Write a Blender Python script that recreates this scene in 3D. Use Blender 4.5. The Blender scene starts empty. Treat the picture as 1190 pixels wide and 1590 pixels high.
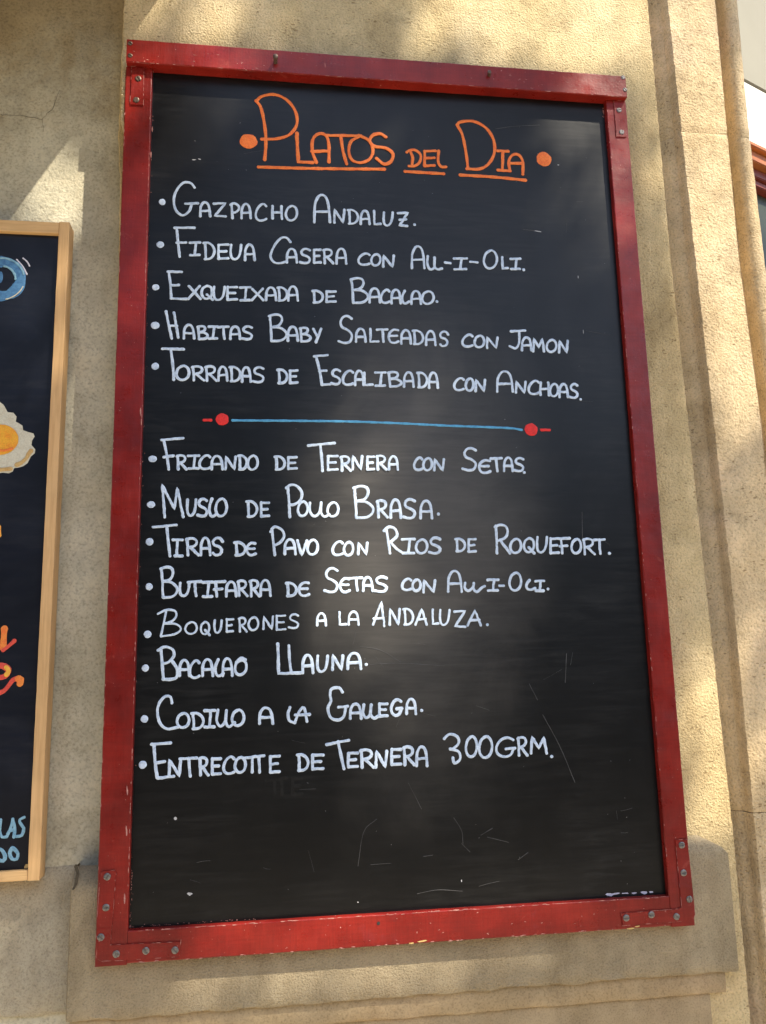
import bpy, bmesh, math, random
import numpy as np
from mathutils import Vector, Matrix
random.seed(7); rng = np.random.default_rng(11)
sc = bpy.context.scene
R = math.radians
# the place is measured in metres from the lower left corner of the red frame's face:
# u to the right, v up, w out of the wall towards the street; BASE is that corner's height above the pavement
BASE = 1.25
def P(u, v, w=0.0): return (u, -w, v + BASE)

# ------------------------------------------------------------------ camera, light, exposure
cam = bpy.data.objects.new('camera', bpy.data.cameras.new('camera'))
sc.collection.objects.link(cam); sc.camera = cam
CR = [[0.990632, -0.023822, 0.134466], [0.001086, -0.983262, -0.182193], [0.136555, 0.180632, -0.974025]]
cc = (0.2119, 0.35969, 1.18922)
def dirv(a): return Vector((a[0], -a[2], a[1]))
right, down, fwd = dirv(CR[0]), dirv(CR[1]), dirv(CR[2])
M = Matrix((( right[0], -down[0], -fwd[0]), (right[1], -down[1], -fwd[1]), (right[2], -down[2], -fwd[2])))
cam.matrix_world = Matrix.Translation(Vector(P(*cc))) @ M.to_4x4()
cam.data.sensor_fit = 'HORIZONTAL'; cam.data.sensor_width = 36.0; cam.data.lens = 36.0 * 1320 / 1190
cam.data.clip_start = 0.02; cam.data.clip_end = 500

SUN = Vector((1.05, -1.0, 1.85)).normalized()      # towards the sun, world axes
elev = math.asin(SUN.z); azim = math.atan2(SUN.x, SUN.y)
w_ = bpy.data.worlds.new("World"); sc.world = w_; w_.use_nodes = True
nt = w_.node_tree; nt.nodes.clear()
sky = nt.nodes.new('ShaderNodeTexSky'); sky.sky_type = 'NISHITA'; sky.sun_disc = False
sky.sun_elevation = elev; sky.sun_rotation = azim; sky.air_density = 1.0; sky.dust_density = 1.5; sky.ozone_density = 1.2
bg = nt.nodes.new('ShaderNodeBackground'); bg.inputs['Strength'].default_value = 0.15
wo = nt.nodes.new('ShaderNodeOutputWorld')
nt.links.new(sky.outputs[0], bg.inputs[0]); nt.links.new(bg.outputs[0], wo.inputs[0])
sl = bpy.data.lights.new('sun', 'SUN'); sl.energy = 4.9; sl.angle = R(0.5); sl.color = (1.0, 0.91, 0.75)
so = bpy.data.objects.new('sun', sl); sc.collection.objects.link(so)
so.rotation_euler = (-SUN).to_track_quat('-Z', 'Y').to_euler(); so.location = SUN * 20
sc.view_settings.view_transform = 'Standard'; sc.view_settings.look = 'None'
sc.view_settings.gamma = 1.0; sc.view_settings.exposure = 1.08
sc.cycles.max_bounces = 8

# ------------------------------------------------------------------ material helpers
def nmat(name):
    m = bpy.data.materials.new(name); m.use_nodes = True
    t = m.node_tree; b = t.nodes['Principled BSDF']
    return m, t, b
def N(t, kind, **kw):
    n = t.nodes.new(kind)
    for k, v in kw.items():
        if k in n.inputs: n.inputs[k].default_value = v
        else: setattr(n, k, v)
    return n
def coords(t, scale=(1, 1, 1), rot=(0, 0, 0)):
    g = N(t, 'ShaderNodeNewGeometry'); mp = N(t, 'ShaderNodeMapping')
    mp.inputs['Scale'].default_value = scale; mp.inputs['Rotation'].default_value = rot
    t.links.new(g.outputs['Position'], mp.inputs['Vector']); return mp.outputs[0]
def noise(t, vec, scale, detail=4, rough=0.55, dist=0.0):
    n = N(t, 'ShaderNodeTexNoise'); n.inputs['Scale'].default_value = scale
    n.inputs['Detail'].default_value = detail; n.inputs['Roughness'].default_value = rough
    n.inputs['Distortion'].default_value = dist
    t.links.new(vec, n.inputs['Vector']); return n.outputs['Fac']
def ramp(t, fac, stops, interp='LINEAR'):
    r = N(t, 'ShaderNodeValToRGB'); r.color_ramp.interpolation = interp
    e = r.color_ramp.elements
    while len(e) < len(stops): e.new(0.5)
    for i, (p, c) in enumerate(stops):
        e[i].position = p; e[i].color = (c[0], c[1], c[2], 1) if isinstance(c, (tuple, list)) else (c, c, c, 1)
    t.links.new(fac, r.inputs[0]); return r.outputs[0]
def mix(t, a, b, fac, mode='MIX'):
    m = N(t, 'ShaderNodeMix', data_type='RGBA', blend_type=mode)
    for s, x in ((6, a), (7, b)):
        if isinstance(x, (tuple, list)): m.inputs[s].default_value = (x[0], x[1], x[2], 1)
        else: t.links.new(x, m.inputs[s])
    if isinstance(fac, (int, float)): m.inputs[0].default_value = fac
    else: t.links.new(fac, m.inputs[0])
    return m.outputs[2]
def math_(t, op, a, b=0.0, clamp=False):
    m = N(t, 'ShaderNodeMath', operation=op); m.use_clamp = clamp
    for i, x in enumerate((a, b)):
        if isinstance(x, (int, float)): m.inputs[i].default_value = x
        else: t.links.new(x, m.inputs[i])
    return m.outputs[0]
def bump(t, b, h, dist, strength=1.0, prev=None):
    n = N(t, 'ShaderNodeBump'); n.inputs['Distance'].default_value = dist; n.inputs['Strength'].default_value = strength
    t.links.new(h, n.inputs['Height'])
    if prev is not None: t.links.new(prev, n.inputs['Normal'])
    t.links.new(n.outputs[0], b.inputs['Normal']); return n.outputs[0]

def stucco(name, c1, c2, c3, grain=260, depth=0.0016, pits=0.5, top_shade=None):
    m, t, b = nmat(name); v = coords(t)
    big = noise(t, v, 3.2, 5, 0.6); mid = noise(t, v, 22, 5, 0.65); fine = noise(t, v, grain, 3, 0.6)
    col = ramp(t, big, [(0.32, c1), (0.55, c2), (0.75, c3)])
    col = mix(t, col, ramp(t, mid, [(0.3, 0.62), (0.6, 1.0), (0.8, 1.12)]), 0.6, 'MULTIPLY')
    col = mix(t, col, ramp(t, fine, [(0.30, 0.60), (0.5, 1.0), (0.8, 1.15)]), 0.75, 'MULTIPLY')
    # pits where grains have fallen out
    vs = coords(t, (.45, 1, 1.1), (0, R(-32), 0))
    vo = N(t, 'ShaderNodeTexVoronoi', feature='F1'); vo.inputs['Scale'].default_value = 190
    t.links.new(vs, vo.inputs['Vector'])
    wob = noise(t, v, 26, 5, 0.75)
    pit = math_(t, 'LESS_THAN', math_(t, 'ADD', vo.outputs['Distance'], math_(t, 'MULTIPLY', wob, 1.3)), 0.42 + 0.62 * pits)
    col = mix(t, col, mix(t, col, (0.35, 0.28, 0.2), 1.0, 'MULTIPLY'), math_(t, 'MULTIPLY', pit, 0.8 * min(1, pits + .2)))
    drip = noise(t, coords(t, (1, 1, .16)), 17, 4, .6, .4); stain = noise(t, v, 7.5, 6, .7, .7)
    col = mix(t, col, ramp(t, drip, [(.30, (.74,.70,.64)), (.55, 1.0)]), .55, 'MULTIPLY')
    col = mix(t, col, ramp(t, stain, [(.28, (.60,.55,.48)), (.46, 1.0), (.72, (1.06,1.0,.97))]), .6, 'MULTIPLY')
    if top_shade:    # shade under the awning painted into the colour, browner towards the top
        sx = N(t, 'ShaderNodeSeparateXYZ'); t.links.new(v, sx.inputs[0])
        h = math_(t, 'ADD', math_(t, 'SUBTRACT', sx.outputs['Z'], BASE + top_shade), math_(t, 'MULTIPLY', math_(t, 'SUBTRACT', stain, .5), .55))
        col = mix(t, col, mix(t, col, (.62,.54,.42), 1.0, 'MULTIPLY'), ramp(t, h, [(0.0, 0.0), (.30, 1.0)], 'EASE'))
    t.links.new(col, b.inputs['Base Color'])
    b.inputs['Roughness'].default_value = 0.93; b.inputs['Specular IOR Level'].default_value = 0.2
    n1 = bump(t, b, math_(t, 'SUBTRACT', fine, math_(t, 'MULTIPLY', pit, 0.8 * pits)), depth)
    bump(t, b, mid, 0.006, 0.55, n1)
    return m
M_face = stucco('pilaster_render', (.57,.43,.22), (.68,.54,.30), (.76,.62,.385), 300, .0030, .55)
M_jamb = stucco('surround_stone', (.61,.46,.26), (.71,.56,.35), (.79,.60,.44), 300, .0032, .55)
M_recess = stucco('recess_render', (.52,.47,.33), (.62,.58,.44), (.70,.67,.53), 260, .0012, .1, top_shade=1.12)
M_plinth = stucco('plinth_stone', (.32,.262,.17), (.39,.32,.205), (.45,.36,.235), 420, .0022, .0)
M_plinth2 = stucco('plinth_smooth_stone', (.36,.28,.165), (.42,.32,.19), (.50,.345,.21), 420, .0004, .0)
M_plinth3 = stucco('low_plinth_render', (.42,.37,.27), (.48,.43,.32), (.54,.48,.36), 420, .0020, .0)
M_crack = stucco('mortar_dirt', (.07,.06,.045), (.10,.085,.06), (.14,.11,.08), 300, .001, 0)
M_lip = stucco('mortar_lip', (.55,.45,.28), (.66,.54,.34), (.72,.6,.4), 420, .003, .3)

def red_paint():
    m, t, b = nmat('red_gloss_paint')
    v = coords(t); vg = coords(t, (1, 1, .06)); vh = coords(t, (.06, 1, 1))
    big = noise(t, v, 9, 4, .6); g = noise(t, vg, 420, 3, .6); g2 = noise(t, vh, 380, 3, .6)
    col = ramp(t, big, [(.3, (.125,.008,.006)), (.52, (.215,.012,.008)), (.75, (.30,.022,.013))])
    col = mix(t, col, ramp(t, mix(t, g, g2, .5), [(.38, .72), (.58, 1.06)]), .55, 'MULTIPLY')
    hand = noise(t, v, 34, 6, .75, .6)
    col = mix(t, col, (.44,.10,.075), ramp(t, hand, [(.63, 0.0), (.72, .38)]))
    # rubbed lilac bloom and fine pale scratches
    wear = noise(t, v, 15, 6, .72, 1.2)
    col = mix(t, col, (.20,.05,.07), ramp(t, wear, [(.58, 0.0), (.80, .30)]))
    sp = noise(t, v, 240, 2, .5)
    sp2 = noise(t, v, 30, 2, .5)
    col = mix(t, col, (.62,.33,.28), math_(t, 'MULTIPLY', ramp(t, sp, [(.725, 0.0), (.75, .8)]), ramp(t, sp2, [(.45, 0), (.6, 1)])))
    vs = coords(t, (1, 1, .12), (0, R(66), 0))
    scr = noise(t, vs, 160, 2, .5)
    col = mix(t, col, (.62,.24,.18), ramp(t, scr, [(.745, 0.0), (.77, .55)]))
    t.links.new(col, b.inputs['Base Color'])
    b.inputs['Specular IOR Level'].default_value = .34
    t.links.new(ramp(t, noise(t, v, 40, 4), [(.3, .24), (.7, .42)]), b.inputs['Roughness'])
    peel = noise(t, v, 330, 2, .5)
    n1 = bump(t, b, peel, .00035, .5)
    n2 = bump(t, b, g, .00025, .45, n1)
    bump(t, b, noise(t, v, 26, 3), .0012, .35, n2)
    return m
M_red = red_paint()

PAN_W = -.010
def board_black(name, base, blue, dust_glow=False):
    m, t, b = nmat(name)
    v = coords(t); vh = coords(t, (.10, 1, 1), (0, R(4), 0)); vv = coords(t, (1, 1, .16))
    wipe = noise(t, vh, 120, 5, .65, .6); cloud = noise(t, v, 5.5, 5, .62, .8); vert = noise(t, vv, 26, 4, .6)
    col = mix(t, base, blue, ramp(t, cloud, [(.35, 0.0), (.72, .75)]))
    col = mix(t, col, (.10,.098,.092), math_(t, 'MULTIPLY', ramp(t, wipe, [(.42, 0.0), (.80, .16)]), ramp(t, cloud, [(.42, 0.05), (.66, 1.0)])))
    if dust_glow:   # glow of the board's middle painted as pale haze, with some wiped chalk
        vm = N(t, 'ShaderNodeVectorMath', operation='SUBTRACT'); t.links.new(coords(t), vm.inputs[0]); vm.inputs[1].default_value = P(.43, .56, PAN_W)
        sc_ = N(t, 'ShaderNodeVectorMath', operation='MULTIPLY'); t.links.new(vm.outputs[0], sc_.inputs[0]); sc_.inputs[1].default_value = (1 / .235, 0, 1 / .47)
        ln = N(t, 'ShaderNodeVectorMath', operation='LENGTH'); t.links.new(sc_.outputs[0], ln.inputs[0])
        d = math_(t, 'ADD', ln.outputs['Value'], math_(t, 'MULTIPLY', math_(t, 'SUBTRACT', cloud, .5), .75))
        msk = ramp(t, d, [(.15, 1.0), (1.0, 0.0)], 'EASE')
        col = mix(t, col, (.15,.14,.128), math_(t, 'MULTIPLY', msk, ramp(t, wipe, [(.2, .36), (.8, .56)])))
    t.links.new(col, b.inputs['Base Color'])
    rr = math_(t, 'ADD', math_(t, 'MULTIPLY', wipe, .10), math_(t, 'MULTIPLY', vert, .12))
    t.links.new(math_(t, 'ADD', rr, .22), b.inputs['Roughness'])
    b.inputs['Specular IOR Level'].default_value = .30
    n1 = bump(t, b, wipe, .00014, .5)
    bump(t, b, noise(t, v, 14, 2), .002, .22, n1)
    return m
M_black = board_black('chalkboard_black', (.0028,.0028,.003), (.0045,.005,.0055), True)
M_navy = board_black('chalkboard_navy', (.006,.007,.011), (.014,.018,.032))

def marker(name, c1, c2, rough=.55):
    m, t, b = nmat(name); v = coords(t)
    n = noise(t, v, 110, 4, .65); n2 = noise(t, v, 700, 2, .5)
    col = mix(t, ramp(t, n, [(.30, c2), (.55, c1)]), ramp(t, n2, [(.3, .70), (.6, 1.0)]), .6, 'MULTIPLY')
    t.links.new(col, b.inputs['Base Color']); b.inputs['Roughness'].default_value = rough
    b.inputs['Specular IOR Level'].default_value = .3
    return m
M_white = marker('white_chalk_ink', (.66,.78,.93), (.40,.51,.68))
M_orange = marker('orange_chalk_ink', (.95,.23,.045), (.86,.15,.03))
M_redink = marker('red_chalk_ink', (.80,.035,.03), (.62,.03,.028))
M_blueink = marker('blue_chalk_ink', (.11,.40,.66), (.07,.27,.50))
M_sky = marker('painted_blue', (.09,.24,.44), (.04,.12,.28))
M_sky2 = marker('painted_pale_blue', (.26,.47,.60), (.12,.30,.46))
M_palewhite = marker('painted_lilac_white', (.62,.62,.72), (.45,.45,.55))
M_egg = marker('painted_egg_white', (.66,.63,.50), (.58,.52,.38))
M_eggrim = marker('painted_egg_brown', (.62,.42,.17), (.52,.30,.10))
M_yolk = marker('painted_yolk', (.86,.42,.04), (.84,.30,.03))
M_tang = marker('painted_tangerine', (.84,.26,.05), (.80,.14,.04))
M_ocher = marker('painted_yellow', (.86,.46,.06), (.80,.34,.05))
M_coral = marker('painted_coral', (.72,.09,.06), (.60,.06,.045))
M_chip = marker('bare_primer', (.50,.24,.20), (.34,.12,.11), .8)
M_chipw = marker('bare_white_primer', (.62,.60,.70), (.45,.42,.50), .8)
M_chipy = marker('bare_pine', (.66,.46,.18), (.52,.33,.12), .8)
M_scr = marker('scratch_dust', (.10,.10,.10), (.06,.06,.06), .7)
M_scrb = marker('chalk_speck', (.55,.55,.56), (.35,.35,.36), .8)
M_ghost = marker('wiped_chalk', (.011,.011,.011), (.004,.004,.004), .35)

def pine(name, c1, c2, vertical=True):
    m, t, b = nmat(name)
    v = coords(t, (1, 1, .05) if vertical else (.05, 1, 1))
    g = noise(t, v, 260, 4, .6, .5); big = noise(t, coords(t), 10, 4, .6)
    col = mix(t, ramp(t, g, [(.3, c2), (.6, c1)]), ramp(t, big, [(.3, .82), (.65, 1.06)]), .8, 'MULTIPLY')
    t.links.new(col, b.inputs['Base Color']); b.inputs['Roughness'].default_value = .5
    bump(t, b, g, .0002, .5); return m
M_pine = pine('pine_wood_upright', (.70,.44,.20), (.58,.34,.14)); M_pineh = pine('pine_wood_level', (.72,.46,.21), (.60,.36,.15), False)
M_varn = pine('varnished_wood', (.42,.14,.035), (.32,.09,.02), False); M_varnr = pine('red_brown_wood', (.20,.035,.02), (.14,.025,.015), False)

def metal(name, c, rough=.38):
    m, t, b = nmat(name); v = coords(t)
    t.links.new(ramp(t, noise(t, v, 300, 4), [(.3, tuple(x * .45 for x in c)), (.6, c)]), b.inputs['Base Color'])
    b.inputs['Metallic'].default_value = .85; b.inputs['Roughness'].default_value = rough; return m
M_steel = metal('dull_zinc', (.24,.22,.21), .5); M_rust = metal('tarnished_steel', (.18,.13,.10), .55)
def plain(name, c, rough=.7, spec=.4, sc_=12, var=.25):
    m, t, b = nmat(name); v = coords(t)
    t.links.new(ramp(t, noise(t, v, sc_, 4), [(.3, tuple(x * (1 - var) for x in c)), (.7, tuple(min(1, x * (1 + var * .4)) for x in c))]), b.inputs['Base Color'])
    b.inputs['Roughness'].default_value = rough; b.inputs['Specular IOR Level'].default_value = spec; return m
M_slot = plain('screw_slot_dirt', (.03,.028,.025))

# ------------------------------------------------------------------ object helpers
def thing(name, label, cat, loc, group=None):
    o = bpy.data.objects.new(name, None); sc.collection.objects.link(o)
    o.location = P(*loc); o.empty_display_size = .05
    o['label'] = label; o['category'] = cat
    if group: o['group'] = group
    return o
def origin(o):
    v = Vector((0, 0, 0))
    while o is not None: v += o.location; o = o.parent
    return v
def mk(name, verts, faces, mat, parent=None, label=None, kind=None, uvw=True, smooth=False, at=None):
    """one mesh object; verts in u,v,w (or world when uvw is False)"""
    me = bpy.data.meshes.new(name)
    V = [P(*p) for p in verts] if uvw else [tuple(p) for p in verts]
    og = origin(parent) if parent else Vector((0, 0, 0))
    loc = Vector(P(*at)) if at else og
    me.from_pydata([(p[0] - loc.x, p[1] - loc.y, p[2] - loc.z) for p in V], [], faces)
    bm = bmesh.new(); bm.from_mesh(me); bmesh.ops.recalc_face_normals(bm, faces=bm.faces); bm.to_mesh(me); bm.free()
    me.materials.append(mat)
    if smooth:
        me.polygons.foreach_set('use_smooth', [True] * len(me.polygons)); me.set_sharp_from_angle(angle=.62)
    o = bpy.data.objects.new(name, me); sc.collection.objects.link(o)
    if parent: o.parent = parent
    o.location = loc - og if parent else loc
    if label: o['label'] = label
    if kind: o['kind'] = kind
    return o
def tagtop(o, label, cat, group=None):
    o['label'] = label; o['category'] = cat
    if group: o['group'] = group

def plank_geo(u0, u1, v0, v1, w0, w1, axis, n=24, c=.0014, jit=.00025, seed=1):
    """bar of rounded rectangular section, slightly uneven along its length"""
    r = random.Random(seed); V = []; F = []
    a0, a1 = (u0, u1) if axis == 'u' else (v0, v1)
    b0, b1 = (v0, v1) if axis == 'u' else (u0, u1)
    def sect(j):
        k = c
        pts = [(b0 + k, w0), (b1 - k, w0), (b1 - k*.3, w0 + k*.3), (b1, w0 + k), (b1, w1 - k), (b1 - k*.3, w1 - k*.3), (b1 - k, w1), (b0 + k, w1), (b0 + k*.3, w1 - k*.3), (b0, w1 - k), (b0, w0 + k), (b0 + k*.3, w0 + k*.3)]
        return [(x + (r.uniform(-1, 1) * j), y + (r.uniform(-1, 1) * j * .4)) for x, y in pts]
    for i in range(n + 1):
        a = a0 + (a1 - a0) * i / n
        for (x, y) in sect(jit if 0 < i < n else jit * .3):
            V.append((a, x, y) if axis == 'u' else (x, a, y))
        if i:
            o = (i - 1) * 12
            for j in range(12): F.append((o + j, o + (j + 1) % 12, o + 12 + (j + 1) % 12, o + 12 + j))
    F.append(tuple(range(12))); F.append(tuple(range(n * 12, n * 12 + 12)))
    return V, F
def plank(name, *a, mat, parent, label=None, **k):
    V, F = plank_geo(*a, **k); return mk(name, V, F, mat, parent, label)

def smooth_pts(pts, step):
    """Catmull-Rom through the points, resampled"""
    p = [np.array(x, float) for x in pts]
    if len(p) < 3: p2 = [p[0], (p[0] + p[-1]) / 2, p[-1]]
    else: p2 = p
    p = [2 * p2[0] - p2[1]] + p2 + [2 * p2[-1] - p2[-2]]
    out = []
    for i in range(1, len(p) - 2):
        n = max(2, int(np.linalg.norm(p[i + 1] - p[i]) / step))
        for k in range(n):
            s = k / n
            out.append(.5 * ((2 * p[i]) + (-p[i-1] + p[i+1]) * s + (2*p[i-1] - 5*p[i] + 4*p[i+1] - p[i+2]) * s*s + (-p[i-1] + 3*p[i] - 3*p[i+1] + p[i+2]) * s**3))
    out.append(p[-2]); return out
def stroke_geo(V, F, pts, width, w0, step=.0022, dome=.0005, rr=random, var=.10, wob=.00012):
    """a pen line: rounded ends, a little thicker and thinner along its way"""
    pts = [np.array(q, float) for q in pts]
    h = width / 2
    prof = []
    n = len(pts)
    t0 = pts[1] - pts[0]; t0 /= (np.linalg.norm(t0) + 1e-9); t1 = pts[-1] - pts[-2]; t1 /= (np.linalg.norm(t1) + 1e-9)
    seq = []
    for a in (1.0, .86, .5): seq.append((pts[0] - t0 * h * a, math.sqrt(max(0, 1 - a * a)) + .02))
    ph = rr.uniform(0, 6)
    for i, q in enumerate(pts):
        seq.append((q, 1 + var * math.sin(ph + i * .55) + rr.uniform(-.05, .05) + (.10 if i in (0, n - 1) else 0)))
    for a in (.5, .86, 1.0): seq.append((pts[-1] + t1 * h * a, math.sqrt(max(0, 1 - a * a)) + .02))
    base = len(V); m = len(seq)
    for i, (q, k) in enumerate(seq):
        a = seq[max(0, i - 1)][0]; b = seq[min(m - 1, i + 1)][0]
        d = b - a; d /= (np.linalg.norm(d) + 1e-9); nx = np.array([-d[1], d[0]])
        q = q + nx * rr.uniform(-wob, wob)
        kk = min(k, 1.2)
        for s, z in ((-1, 0), (-.72, .8), (0, 1), (.72, .8), (1, 0)):
            x = q + nx * h * kk * s; V.append((x[0], x[1], w0 + dome * z * min(1, kk)))
        if i:
            o = base + (i - 1) * 5
            for j in range(4): F.append((o + j, o + j + 1, o + 6 + j, o + 5 + j))
def disc_geo(V, F, cx, cy, r1, r2, w0, n=20, rr=random, dome=.0006, j=.05):
    b = len(V); V.append((cx, cy, w0 + dome))
    for k, z in ((.75, .85), (1.0, 0)):
        for i in range(n):
            a = 2 * math.pi * i / n; q = k * (1 + (rr.uniform(-j, j) if k == 1.0 else 0))
            V.append((cx + r1 * q * math.cos(a), cy + r2 * q * math.sin(a), w0 + dome * z))
    for i in range(n):
        F.append((b, b + 1 + i, b + 1 + (i + 1) % n)); F.append((b + 1 + i, b + 1 + n + i, b + 1 + n + (i + 1) % n, b + 1 + (i + 1) % n))
def poly_geo(V, F, pts, w0, dome=.0004):
    b = len(V); c = np.mean(np.array(pts), axis=0); V.append((c[0], c[1], w0 + dome))
    for q in pts: V.append((q[0], q[1], w0))
    n = len(pts)
    for i in range(n): F.append((b, b + 1 + i, b + 1 + (i + 1) % n))
def fleck(V, F, x, y, a, b, w0, ang=0, rr=random):
    pts = []
    n = rr.randint(6, 9)
    for i in range(n):
        t = 2 * math.pi * i / n; k = rr.uniform(.55, 1.1)
        dx, dy = a * k * math.cos(t), b * k * math.sin(t)
        pts.append((x + dx * math.cos(ang) - dy * math.sin(ang), y + dx * math.sin(ang) + dy * math.cos(ang)))
    poly_geo(V, F, pts, w0, .00006)

# ------------------------------------------------------------------ walls
def loft(levels, closed=False):
    """levels: list of lists of (u,v,w)"""
    V = [p for L in levels for p in L]; n = len(levels[0]); F = []
    for i in range(len(levels) - 1):
        for j in range(n - 1): F.append((i*n + j, i*n + j + 1, (i+1)*n + j + 1, (i+1)*n + j))
    return V, F
def interp(tab, v):
    t = sorted(tab)
    if v <= t[0][0]: return t[0][1]
    for (a, x), (b, y) in zip(t, t[1:]):
        if v <= b: return x + (y - x) * (v - a) / (b - a)
    return t[-1][1]
def wobble(seed, amp, f=40):
    r = random.Random(seed); ks = [(r.uniform(.3, 1.6) * f, r.uniform(0, 6.3), r.uniform(.3, 1)) for _ in range(7)]
    s = sum(k[2] for k in ks)
    return lambda x: amp * sum(a * math.sin(f_ * x + p) for f_, p, a in ks) / s * 1.8 + random.uniform(-.3, .3) * amp
RECW, PILW, PLW = -.0665, -.037, -.0170
vs = [(-.75 + i * .006) for i in range(int(3.2 / .006))]
# recessed wall on the left
wb = wobble(3, .0006)
us = [-1.6 + i * .04 for i in range(40)] + [0.0, .02]
V, F = loft([[(u, v, RECW + wb(u * 3 + v)) for u in us] for v in [(-.75 + i * .03) for i in range(107)]])
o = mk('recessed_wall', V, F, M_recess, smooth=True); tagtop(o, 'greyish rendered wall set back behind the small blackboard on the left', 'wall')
# fine crack of the recessed wall
def crack(name, pts, width, w0, parent, mat=None, seed=1, part=True):
    rr = random.Random(seed); V = []; F = []
    q = []
    for a, b in zip(pts, pts[1:]):
        n = max(2, int(math.dist(a, b) / .004))
        for k in range(n):
            s = k / n; q.append((a[0] + (b[0]-a[0])*s + rr.uniform(-1, 1)*.0011, a[1] + (b[1]-a[1])*s + rr.uniform(-1, 1)*.0011))
    q.append(pts[-1])
    stroke_geo(V, F, q, width, w0, dome=.0002, rr=rr, var=.45, wob=.0004)
    return mk(name, V, F, mat or M_crack, parent)
crack('crack', [(-0.1986, 1.2203), (-0.1604, 1.2208), (-0.1352, 1.2170)], .0007, RECW + .0008, o, seed=2)
crack('crack', [(-0.1352, 1.2170), (-0.1206, 1.2372), (-0.1123, 1.2695)], .0006, RECW + .0008, o, seed=3)
crack('crack', [(-0.1352, 1.2170), (-0.1332, 1.1948)], .0006, RECW + .0008, o, seed=4)

# pilaster: left return, face, right edge into the groove
pil = thing('pilaster', 'buff rendered pilaster the big red framed menu board hangs on', 'pilaster', (.43, -.75, PILW))
eL, eR = wobble(5, .0008, 150), wobble(6, .0006, 200)
tabL = [(.1, -.0030), (.8, -.0050), (1.10, -.0100), (1.18, -.0151), (1.42, -.0137)]
tabR = [(-.15, .8902), (.114, .8903), (.482, .8835), (1.015, .8748), (1.5, .8756)]
rows = []
nf = 44
for v in vs:
    l = interp(tabL, v) + eL(v); r = interp(tabR, v) + eR(v)
    row = [(l + .001, v, RECW - .01), (l + .0005, v, RECW), (l, v, PILW - .010), (l + .0002, v, PILW - .0025), (l + .0022, v, PILW)]
    row += [(l + (r - l) * (k + .5) / nf, v, PILW + random.uniform(-.0001, .0001)) for k in range(nf)]
    row += [(r - .002, v, PILW), (r, v, PILW - .003), (r + .0004, v, PILW - .016)]
    rows.append(row)
V, F = loft(rows); mk('pilaster_face', V, F, M_face, pil, smooth=True)
# rough mortar bead standing along the left edge beside the frame
V = []; F = []; lv = []
rr = random.Random(9)
for i in range(90):
    v = 1.156 + i * (.1125 / 89)
    e = min(1, (i + 1) / 25, (90 - i) / 3) ; th = .0078 * e + rr.uniform(-.0012, .0012)
    u1 = .0012; lv.append([(u1, v, -.03), (u1, v, -.008), (u1 - th * .35, v, -.0045 + rr.uniform(-.0008, .0008)), (u1 - th * .8, v, -.0058 + rr.uniform(-.0012, .0012)), (u1 - th, v, -.011), (u1 - th * 1.05, v, -.045)])
V, F = loft(lv); mk('mortar_bead', V, F, M_lip, pil, smooth=True)

# moulded stone surround right of the pilaster: cove, flat band, roll
jam = thing('door_surround', 'moulded honey coloured stone door surround right of the pilaster', 'door surround', (.95, -.75, -.05))
t2 = [(-0.1451, 0.9183), (0.1133, 0.9186), (0.4809, 0.9198), (1.0138, 0.9117), (1.4996, 0.9065)]
t3 = [(-0.1494, 0.9767), (0.3815, 0.9947), (0.7394, 1.001), (1.0175, 0.993), (1.5085, 1.0002)]
t4 = [(0.0048, 1.0391), (0.6914, 1.0539), (0.9824, 1.0474), (1.2712, 1.045), (1.5291, 1.0506)]
BW = -.032
def jamb(v0, v1, sd):
    e1, e2, e3, e4 = wobble(sd, .0004, 200), wobble(sd + 1, .0006, 200), wobble(sd + 2, .0004, 200), wobble(sd + 3, .0006, 120)
    rows = []
    n = int((v1 - v0) / .005)
    for i in range(n + 1):
        v = v0 + (v1 - v0) * i / n
        ed = .0016 if i in (0, n) else (.0005 if i in (1, n - 1) else 0)
        vv = v + (random.uniform(-.0004, .0004) if i in (0, n) else 0)
        a = interp(tabR, v) + .0012 + e1(v); b = interp(t2, v) + e2(v); c = interp(t3, v) + e3(v); d = interp(t4, v) + e4(v)
        row = [(a - .006, vv, -.066), (a - .001, vv, -.065), (a + .001, vv, -.064)]
        L = b - a     # hollow with a worn bead in it, climbing to the flat band
        for s_, w_ in ((.10, -.064), (.22, -.0645), (.36, -.0635), (.50, -.0600), (.62, -.0555), (.74, -.0530), (.84, -.0520), (.92, -.0500), (.97, -.044), (1.0, -.0355)):
            row.append((a + L * s_, vv, w_ - ed))
        row += [(b + .0025, vv, BW - ed)] + [(b + .002 + (c - b - .004) * k / 6, vv, BW + .0004 - ed + random.uniform(-.0002, .0002)) for k in range(1, 7)]
        row += [(c, vv, BW - .004 - ed), (c + .001, vv, -.058 - ed), (c + .004, vv, -.063 - ed), (c + (d - c) * .40, vv, -.064 - ed)]
        for ang in range(185, -20, -15):
            t = R(ang); row.append((c + (d - c) * .73 + (d - c) * .27 * math.cos(t), vv, -.052 + .016 * math.sin(t) - ed))
        row += [(d - .0005, vv, -.075), (d - .002, vv, -.26)]
        rows.append(row)
    V, F = loft(rows); mk('surround_stone', V, F, M_jamb, jam, smooth=True)
JA, JB = (1.2456, 0.1379)
jamb(JA + .0003, 2.35, 20); jamb(JB + .0003, JA - .0003, 30); jamb(-.75, JB - .0003, 40)
V = [(.86, -.75, -.068), (1.0, -.75, -.068), (1.0, 2.35, -.068), (.86, 2.35, -.068), (.86, -.75, -.09), (1.0, -.75, -.09), (1.0, 2.35, -.09), (.86, 2.35, -.09)]
mk('backing', V, [(0,1,2,3), (4,5,6,7), (0,1,5,4), (1,2,6,5), (2,3,7,6), (3,0,4,7)], M_crack, jam)

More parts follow.
